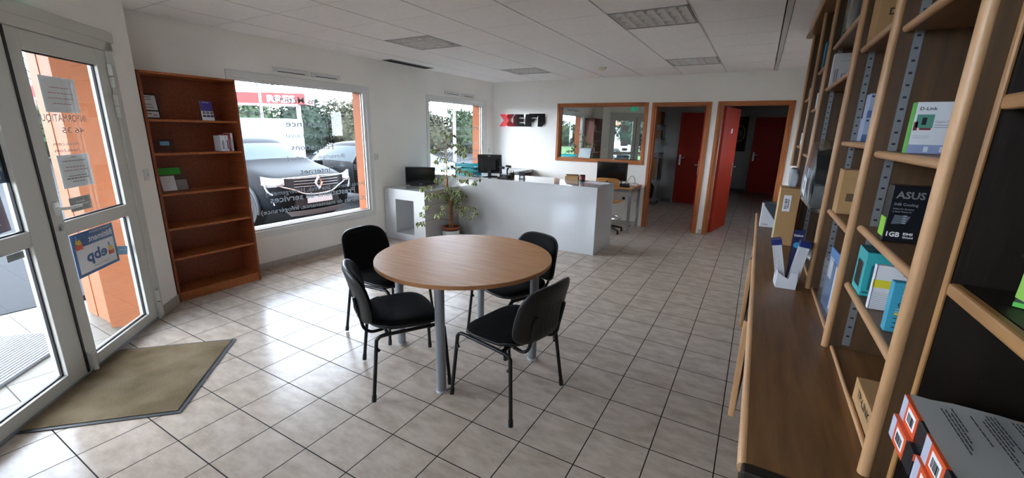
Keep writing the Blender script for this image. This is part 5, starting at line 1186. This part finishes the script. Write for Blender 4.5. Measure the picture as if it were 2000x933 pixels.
def car(name, label, loc, rz, paint, H=1.55, Lh=2.08, front=True, sub=2):
    t = thing(name, label, 'car', loc, rz)
    s = H / 1.55
    st = [(Lh, .55, .34, .60, .50, .68, 0, 0), (Lh - .07, .76, .24, .70, .66, .80, 0, 0), (Lh - .28, .86, .22, .80, .74, .93, 0, 0), (Lh - .9, .89, .22, .90, .76, 1.03, 0, 0), (Lh - 1.12, .89, .22, .94, .74, 1.09, 1, 1), (Lh - 1.75, .89, .22, .96, .60, 1.47 * s, 0, 1), (Lh - 2.1, .89, .22, .97, .60, 1.54 * s, 0, 1), (Lh - 2.9, .89, .22, .98, .60, 1.55 * s, 0, 1), (Lh - 3.65, .88, .22, 1.0, .58, 1.49 * s, 1, 1), (Lh - 4.0, .85, .26, .98, .60, 1.12, 0, 0), (Lh - 4.12, .78, .30, .90, .55, 1.0, 0, 0), (Lh - 4.16, .70, .36, .70, .5, .85, 0, 0)]
    b = MB(); loft(b, st, paint, CGL); o = b.build('body', t, sub=sub); weld(o)
    for x in (Lh - .82, Lh - 3.42):
        for sd in (-1, 1):
            b = MB(); b.tube([(x, sd * .70, .335), (x, sd * .885, .335)], .335, TYRE, 32); w_ = b.build('wheel', t, bevel=.02)
            b = MB(); b.tube([(x, sd * .886, .335), (x, sd * .892, .335)], .225, ALU, 24)
            for k in range(5): a = k * 1.2566; b.tube([(x, sd * .893, .335), (x + .2 * math.cos(a), sd * .893, .335 + .2 * math.sin(a))], .022, SILVER, 6)
            b.build('rim', w_)
            b = MB(); b.tube([(x + .385 * math.cos(q * PI / 12), sd * .868, .335 + .385 * math.sin(q * PI / 12)) for q in range(-1, 14)], .035, BUMP, 8); b.build('wheel_arch', t)
    for sd in (-1, 1):
        b = MB(); b.box((Lh - 1.35, sd * .93, .95), (Lh - 1.2, sd * 1.05, 1.06), paint); b.build('wing_mirror', t, bevel=.02)
        for x in (Lh - 2.1, Lh - 3.0): b = MB(); b.tube([(x, sd * .90, .83), (x - .16, sd * .90, .83)], .014, paint, 8); b.build('door_handle', t)
        for x in (Lh - 1.45, Lh - 2.35): b = MB(); b.box((x, sd * .875, .30), (x + .006, sd * .905, .93), BUMP); b.build('door_gap', t)
        b = MB(); b.tube([(Lh - 2.38, sd * .872, .96), (Lh - 2.30, sd * .64, 1.44 * s)], .03, BUMP, 6); b.build('door_pillar', t)
    return t
t = car('suv_car', 'dark grey SUV facing the large window with a chrome diamond badge', (-9.08, 4.98, GZ), 0, PAINT_D)
fx = 2.08
def fp(y, z, d=0): return Vector((fx + .03 + d - .50 * (abs(y) / .9) ** 2.6 * .55, y, z))
def fpatch(name, pts, m, d=0, th=.02):
    b = MB(); n = len(pts)
    pr = []
    b2 = MB(); vs = [fp(y, z, d) for y, z in pts]; vb = [v - Vector((.04, 0, 0)) for v in vs]
    b2.add(vs + vb, [tuple(range(n))] + [(i, n + i, n + (i + 1) % n, (i + 1) % n) for i in range(n)], m)
    return b2.build(name, t)
def fstrip(name, tops, bots, m, d=0):
    n = len(tops); b2 = MB(); vs = [fp(y, z, d) for y, z in tops] + [fp(y, z, d) for y, z in bots] + [fp(y, z, d - .06) for y, z in tops] + [fp(y, z, d - .06) for y, z in bots]
    fs = [(i, i + 1, n + i + 1, n + i) for i in range(n - 1)] + [(i, 2 * n + i, 2 * n + i + 1, i + 1) for i in range(n - 1)] + [(n + i, n + i + 1, 3 * n + i + 1, 3 * n + i) for i in range(n - 1)]
    b2.add(vs, fs, m); return b2.build(name, t)
Y_ = [-.62, -.45, -.25, 0, .25, .45, .62]
fstrip('upper_grille', [(y, .86) for y in Y_], [(y, .66 - .08 * (abs(y) < .3)) for y in Y_], BUMP, .0)
for k in range(3):
    b = MB(); b.tube([fp(y, .81 - k * .05, .008) for y in Y_ if abs(y) < .5], .006, GREYMET, 6); b.build('grille_bar', t)
b = MB(); b.tube(catmull([fp(-.80, .80, .01), fp(-.62, .72, .01), fp(-.45, .66, .01), fp(-.28, .58, .01), fp(0, .56, .01), fp(.28, .58, .01), fp(.45, .66, .01), fp(.62, .72, .01), fp(.80, .80, .01)], 4), .016, CHROME, 8); b.build('chrome_trim', t)
b = MB(); b.tube(catmull([fp(-.62, .87, .01), fp(-.3, .88, .01), fp(0, .89, .01), fp(.3, .88, .01), fp(.62, .87, .01)], 4), .010, CHROME, 8); b.build('bonnet_trim', t)
b = MB()
dia = [(0, .90), (.085, .765), (0, .63), (-.085, .765)]; din = [(0, .84), (.045, .765), (0, .69), (-.045, .765)]
vs = [fp(y, z, .02) for y, z in dia] + [fp(y, z, .05) for y, z in [((a[0] + c[0]) / 2, (a[1] + c[1]) / 2) for a, c in zip(dia, din)]] + [fp(y, z, .02) for y, z in din]
b.add(vs, [(i, (i + 1) % 4, 4 + (i + 1) % 4, 4 + i) for i in range(4)] + [(4 + i, 4 + (i + 1) % 4, 8 + (i + 1) % 4, 8 + i) for i in range(4)], CHROME); b.build('diamond_badge', t)
for sd in (-1, 1):
    fstrip('headlight', [(sd * y, z) for y, z in ((.60, .87), (.72, .88), (.82, .90), (.90, .92))], [(sd * y, z) for y, z in ((.60, .76), (.72, .73), (.82, .73), (.90, .78))], LAMP, .02)
    b = MB(); b.tube(catmull([fp(sd * .62, .80, .03), fp(sd * .74, .76, .03), fp(sd * .86, .78, .03), fp(sd * .84, .66, .03), fp(sd * .78, .60, .03)], 4), .014, mat('daylight_bar', 'e8edf2', .2), 6); b.build('light_bar', t)
    fstrip('fog_light', [(sd * y, z) for y, z in ((.60, .46), (.70, .47), (.78, .48))], [(sd * y, z) for y, z in ((.60, .40), (.70, .40), (.78, .42))], LAMP, .02)
fstrip('lower_grille', [(y, .50) for y in (-.58, -.3, 0, .3, .58)], [(y, .33) for y in (-.58, -.3, 0, .3, .58)], BUMP, .01)
fstrip('number_plate', [(y, .52) for y in (-.26, 0, .26)], [(y, .41) for y in (-.26, 0, .26)], BOXW, .035)
fstrip('skid_plate', [(y, .28) for y in (-.62, -.4, 0, .4, .62)], [(y, .20) for y in (-.55, -.4, 0, .4, .55)], ALU, .03)
car('hatchback_car', 'anthracite hatchback parked behind the grey SUV', (-7.68, 7.50, GZ), 0, PAINT_G, 1.46)
cw = car('white_car', 'white car parked beyond the lawn, seen mirrored in the inner window', (-9.6, -15.0, GZ), math.radians(10), PAINT_W, 1.5)
# petrol station canopy, kiosk
REDC = mat('canopy_red', '7a0f07', .5); 
t = thing('station_canopy', 'petrol station canopy with red fascia and arched translucent roof', 'canopy', (0, 0, 0))
A0 = Vector((-22.4, 8.6, 0)); A1 = Vector((-17.6, 12.2, 0)); ax = (A1 - A0).normalized(); an = Vector((-ax.y, ax.x, 0))
MC = Matrix(((ax.x, an.x, 0, A0.x), (ax.y, an.y, 0, A0.y), (0, 0, 1, 0), (0, 0, 0, 1))); LL = (A1 - A0).length + .1
b = MB(); b.box((-6, 0, 2.55), (LL, 1.2, 3.0), REDC, MC); b.build('fascia', t)
b = MB(); b.box((-6, -.02, 2.45), (LL - .3, .05, 2.55), mat('fascia_rail', 'c3707a', .6), MC); b.build('fascia_rail', t)
b = MB(); b.text('RRES', MC @ Matrix(((1, 0, 0, LL - 1.55), (0, 0, -1, -.02), (0, 1, 0, 2.62), (0, 0, 0, 1))), PAPER, .28, 1.15, 0, .04); b.build('fascia_lettering', t)
for x in (-4.2, LL - .5): b = MB(); b.box((x, .3, GZ), (x + .14, .44, 2.55), GREYMET, MC); b.build('post', t)
ROOF = mat('roof_translucent', '757a80', .7); b = MB(); vs = []
for k in range(17):
    a = PI * k / 16; vs += [MC @ Vector((1.6 + (LL / 2 - .2) * -math.cos(a), y, 3.0 + .95 * math.sin(a))) for y in (.0, 1.2)]
b.add(vs, [(2 * k, 2 * k + 1, 2 * k + 3, 2 * k + 2) for k in range(16)], ROOF, True); b.build('arched_roof', t, solid=.03)
for q in (.0, .6, 1.2):
    b = MB(); b.tube([MC @ Vector((1.6 + (LL / 2 - .2) * -math.cos(PI * k / 16), q, 3.03 + .95 * math.sin(PI * k / 16))) for k in range(17)], .03, GREYMET, 6); b.build('roof_rib', t)
t = thing('service_kiosk', 'white panelled kiosk with small red marks under the red canopy', 'kiosk', (0, 0, 0))
b = MB(); b.box((-4.0, .8, GZ), (LL - 1.2, 3, 1.95), mat('kiosk_white', '787c82', .7), MC); b.build('kiosk_body', t)
for k in range(7): b = MB(); b.box((-3.2 + k * 1.15, .77, .3), (-3.14 + k * 1.15, .8, 1.93), GREYMET, MC); b.build('panel_joint', t)
for k in (1, 3): b = MB(); b.box((-2.8 + k * 1.15, .775, 1.45), (-2.5 + k * 1.15, .8, 1.62), REDC, MC); b.build('red_mark', t)
b = MB(); b.box((-4.0, .6, GZ), (LL - 1.0, .8, .35), mat('kiosk_plinth', '9a9da1', .7), MC); b.build('plinth', t)
tag(MB().tube([(-16.0, 9.40, GZ), (-16.0, 9.40, 1.5), (-16, 9.4, 4.6)], [.05, .045, .035], GREYMET, 10).build('flag_pole'), 'slim grey pole standing before the red canopy', 'pole')
t = thing('street_lamp', 'curved street lamp beyond the hedge, seen through the large window', 'street lamp', (-22.5, 21.5, GZ)); b = MB(); b.tube([(0, 0, 0), (0, 0, 4.0)], .06, GREYMET, 8); b.build('pole', t); b = MB(); b.tube(catmull([(0, 0, 4.0), (.1, .1, 4.7), (.6, .5, 4.95), (.9, .7, 4.9)], 5), .045, GREYMET, 8); b.build('lamp_arm', t)
t = thing('street_lamp', 'straight white street lamp seen through the small window', 'street lamp', (-15.0, 19.6, GZ)); b = MB(); b.tube([(0, 0, 0), (0, 0, 5.6)], [.09, .06], BOXW, 10); b.build('pole', t); b = MB(); b.tube([(0, 0, 5.55), (.8, -.2, 5.7)], .045, BOXW, 8); b.build('lamp_arm', t)
# hedges and trees: leaf clouds
def leafcloud(b, blobs, n, s, m, rd):
    tot = sum(q[3] * q[4] * q[5] for q in blobs)
    for cx, cy, cz, rx, ry, rz_ in blobs:
        for _ in range(int(n * rx * ry * rz_ / tot)):
            v = Vector((rd.gauss(0, 1), rd.gauss(0, 1), rd.gauss(0, 1))).normalized() * rd.uniform(.55, 1.08)
            p = Vector((cx + v.x * rx, cy + v.y * ry, max(GZ, cz + v.z * rz_)))
            d = Vector((rd.gauss(0, 1), rd.gauss(0, 1), rd.gauss(0, 1))).normalized(); e = d.cross(Vector((rd.gauss(0, 1), rd.gauss(0, 1), rd.gauss(0, 1)))).normalized(); q = s * rd.uniform(.6, 1.4)
            b.add([p - d * q, p + e * q * .6, p + d * q, p - e * q * .6], [(0, 1, 2, 3)], m)
FOL = [mat('foliage_green', '29371f', .9, var=.35, scale=3), mat('foliage_olive', '393828', .9, var=.35, scale=3), mat('foliage_dark', '1b271a', .9, var=.35, scale=3), mat('foliage_bare', '3e3933', .9, var=.3, scale=3)]
def shrub(x, y, r, h, fi, label, name='hedge_bush', grp=None, n=1500, s=.13, cat='bush'):
    t = thing(name, label, cat, (x, y, GZ), 0, grp); rd = random.Random(int(x * 31 + y * 17)); b = MB()
    bl = [(0, 0, h * .5, r, r, h * .5)] + [(rd.uniform(-r, r) * .6, rd.uniform(-r, r) * .6, h * rd.uniform(.45, .8), r * .5, r * .5, h * .3) for _ in range(4)]
    leafcloud(b, bl, n, s, FOL[fi], rd); b.build('foliage', t)
    b = MB(); crumple(b, Matrix.Translation((0, 0, 0)), r * .8, r * .8, h * .42, FOL[fi], 10, .12, 3, 2); b.build('inner_growth', t)
    return t
def tree(x, y, h, r, fi, label, n=2200, s=.15, bare=False):
    t = thing('tree', label, 'tree', (x, y, GZ)); rd = random.Random(int(x * 13 + y * 7)); b = MB()
    b.tube([(0, 0, 0), (.05, .05, h * .35), (0, .1, h * .7), (.0, 0, h)], [.12, .10, .06, .015], mat('tree_bark', '5a4d42', .9), 7)
    tips = []
    for k in range(26 if bare else 12):
        a = rd.uniform(0, 6.28); z0 = h * rd.uniform(.3, .8); l = r * rd.uniform(.6, 1.1); tip = Vector((l * math.cos(a), l * math.sin(a), z0 + l * rd.uniform(.4, .9)))
        b.tube([(0, .05, z0), (tip.x * .5, tip.y * .5, z0 + (tip.z - z0) * .35), tuple(tip)], [.04, .025, .008], mat('tree_bark', '', .9), 5); tips.append((tip, z0))
        if bare:
            for _ in range(6): q = Vector((rd.uniform(-.5, .5), rd.uniform(-.5, .5), rd.uniform(.1, .8))) * r * .5; st = tip * rd.uniform(.5, 1); st.z = z0 + (tip.z - z0) * .6; b.tube([tuple(st), tuple(st + q)], [.012, .004], mat('tree_bark', '', .9), 4)
    b.build('trunk', t)
    if not bare:
        b = MB(); bl = [(0, 0, h * .68, r, r, h * .32)] + [(p.x * .7, p.y * .7, min(p.z, h), r * .4, r * .4, r * .35) for p, _ in tips]
        leafcloud(b, bl, n, s, FOL[fi], rd); b.build('crown', t)
    return t
hd = [(-27.0, 15.0, 1.8, 3.2, 0), (-26.2, 18.0, 1.9, 3.6, 2), (-25.0, 20.8, 1.8, 3.4, 1), (-23.8, 23.6, 1.8, 3.2, 0), (-22.2, 26.2, 1.9, 2.8, 1), (-20.4, 28.6, 1.9, 3.2, 0), (-18.0, 30.4, 1.8, 3.6, 2), (-15.4, 32.0, 1.9, 3.6, 0)]
nm = ['green hedge bush just right of the red canopy', 'dark hedge bush behind the SUV windscreen', 'olive hedge bush left of the curved street lamp', 'green hedge bush at the curved street lamp', 'low olive hedge bush behind the orange window reveal', 'green hedge bush at the left of the small window', 'dark hedge bush in the middle of the small window', 'hedge bush behind the white lamp post']
for (x, y, r, h, fi), lb in zip(hd, nm): shrub(x, y, r, h, fi, lb, grp='hedge bushes along the road', n=2600, s=.14)
for k in range(7): shrub(-30 + k * .2, 12.0 - k * 4.2, 2.2, 2.4 + .4 * (k % 2), (1, 0, 3)[k % 3], ['brownish', 'green', 'olive', 'tall green', 'low brown', 'far green', 'last'][k] + ' road hedge bush seen through the entrance doors', grp='hedge bushes along the road', n=1800, s=.15)
tree(-30.0, 17.5, 8.0, 2.0, 3, 'bare tree rising behind the arched canopy roof', bare=True)
tree(-27.5, 31.5, 7.5, 1.8, 3, 'bare tree between the two left windows', bare=True)
tree(-15.5, 25.0, 6.8, 1.7, 2, 'dark pine-like tree at the top of the small window', n=3000)
tree(-36.0, 8.3, 7.0, 1.9, 3, 'bare tree seen through the glass door beside the orange pillar', bare=True)
# white van panel and sign by the door view, far building
t = thing('charging_post', 'white roadside post with a red top seen through the glass door', 'post', (-17.5, 5.55, GZ)); b = MB(); b.box((-.2, -.2, 0), (.2, .2, 1.25), BOXW); b.build('post_body', t, bevel=.05); b = MB(); b.tube([(0, 0, 1.25), (0, 0, 1.5)], .12, REDC, 12); b.build('red_head', t)
t = thing('far_building', 'distant low building with grey chimney beyond the road', 'building', (-60, 14.5, GZ)); b = MB(); b.box((-5, -9, 0), (5, 6, 6.0), mat('far_wall', 'aab2b8', .8)); b.build('walls', t); b = MB(); b.box((-5.4, -9.4, 3.2), (5.4, 6.4, 3.9), mat('far_roof', 'b97a66', .8)); b.build('roof_band', t); b = MB(); b.box((3, -4, 6), (4.6, -2.8, 13), mat('chimney_grey', '7a8a9c', .8)); b.build('chimney', t)
# house beyond the lawn
t = thing('house', 'white house with brown gabled roof beyond the lawn', 'house', (-14.5, -46.5, GZ), math.radians(20))
b = MB(); b.box((-6, -4, 0), (6, 4, 3.0), mat('house_wall', '8b867c', .8)); b.prism([(-4, 3.0), (4, 3.0), (0, 5.2)], Matrix(((0, 0, 1, -6), (1, 0, 0, 0), (0, 1, 0, 0), (0, 0, 0, 1))), 12, mat('house_wall', '', .8)); b.build('walls', t)
b = MB(); b.add([(-6.4, -4.5, 2.75), (6.4, -4.5, 2.75), (6.4, 0, 5.35), (-6.4, 0, 5.35), (-6.4, 4.5, 2.75), (6.4, 4.5, 2.75)], [(0, 1, 2, 3), (3, 2, 5, 4)], mat('roof_tile', '8d5a45', .8, var=.1, scale=5)); b.build('roof', t, solid=.15)
for x in (-3.5, 0, 3.5): MB().box((x - .5, 3.99, 1.0), (x + .5, 4.03, 2.2), mat('house_window', '4a5560', .3)).build('window_pane', t)
for k in range(6): shrub(-22 + k * 4.4, -36.5 + (k % 2), 2.0, 3.0 + (k % 3) * .6, (0, 1, 2)[k % 3], ['first', 'second', 'third', 'fourth', 'fifth', 'sixth'][k] + ' bush of the row beyond the lawn, counted from the street side', grp='bushes beyond the lawn', n=900, s=.2)
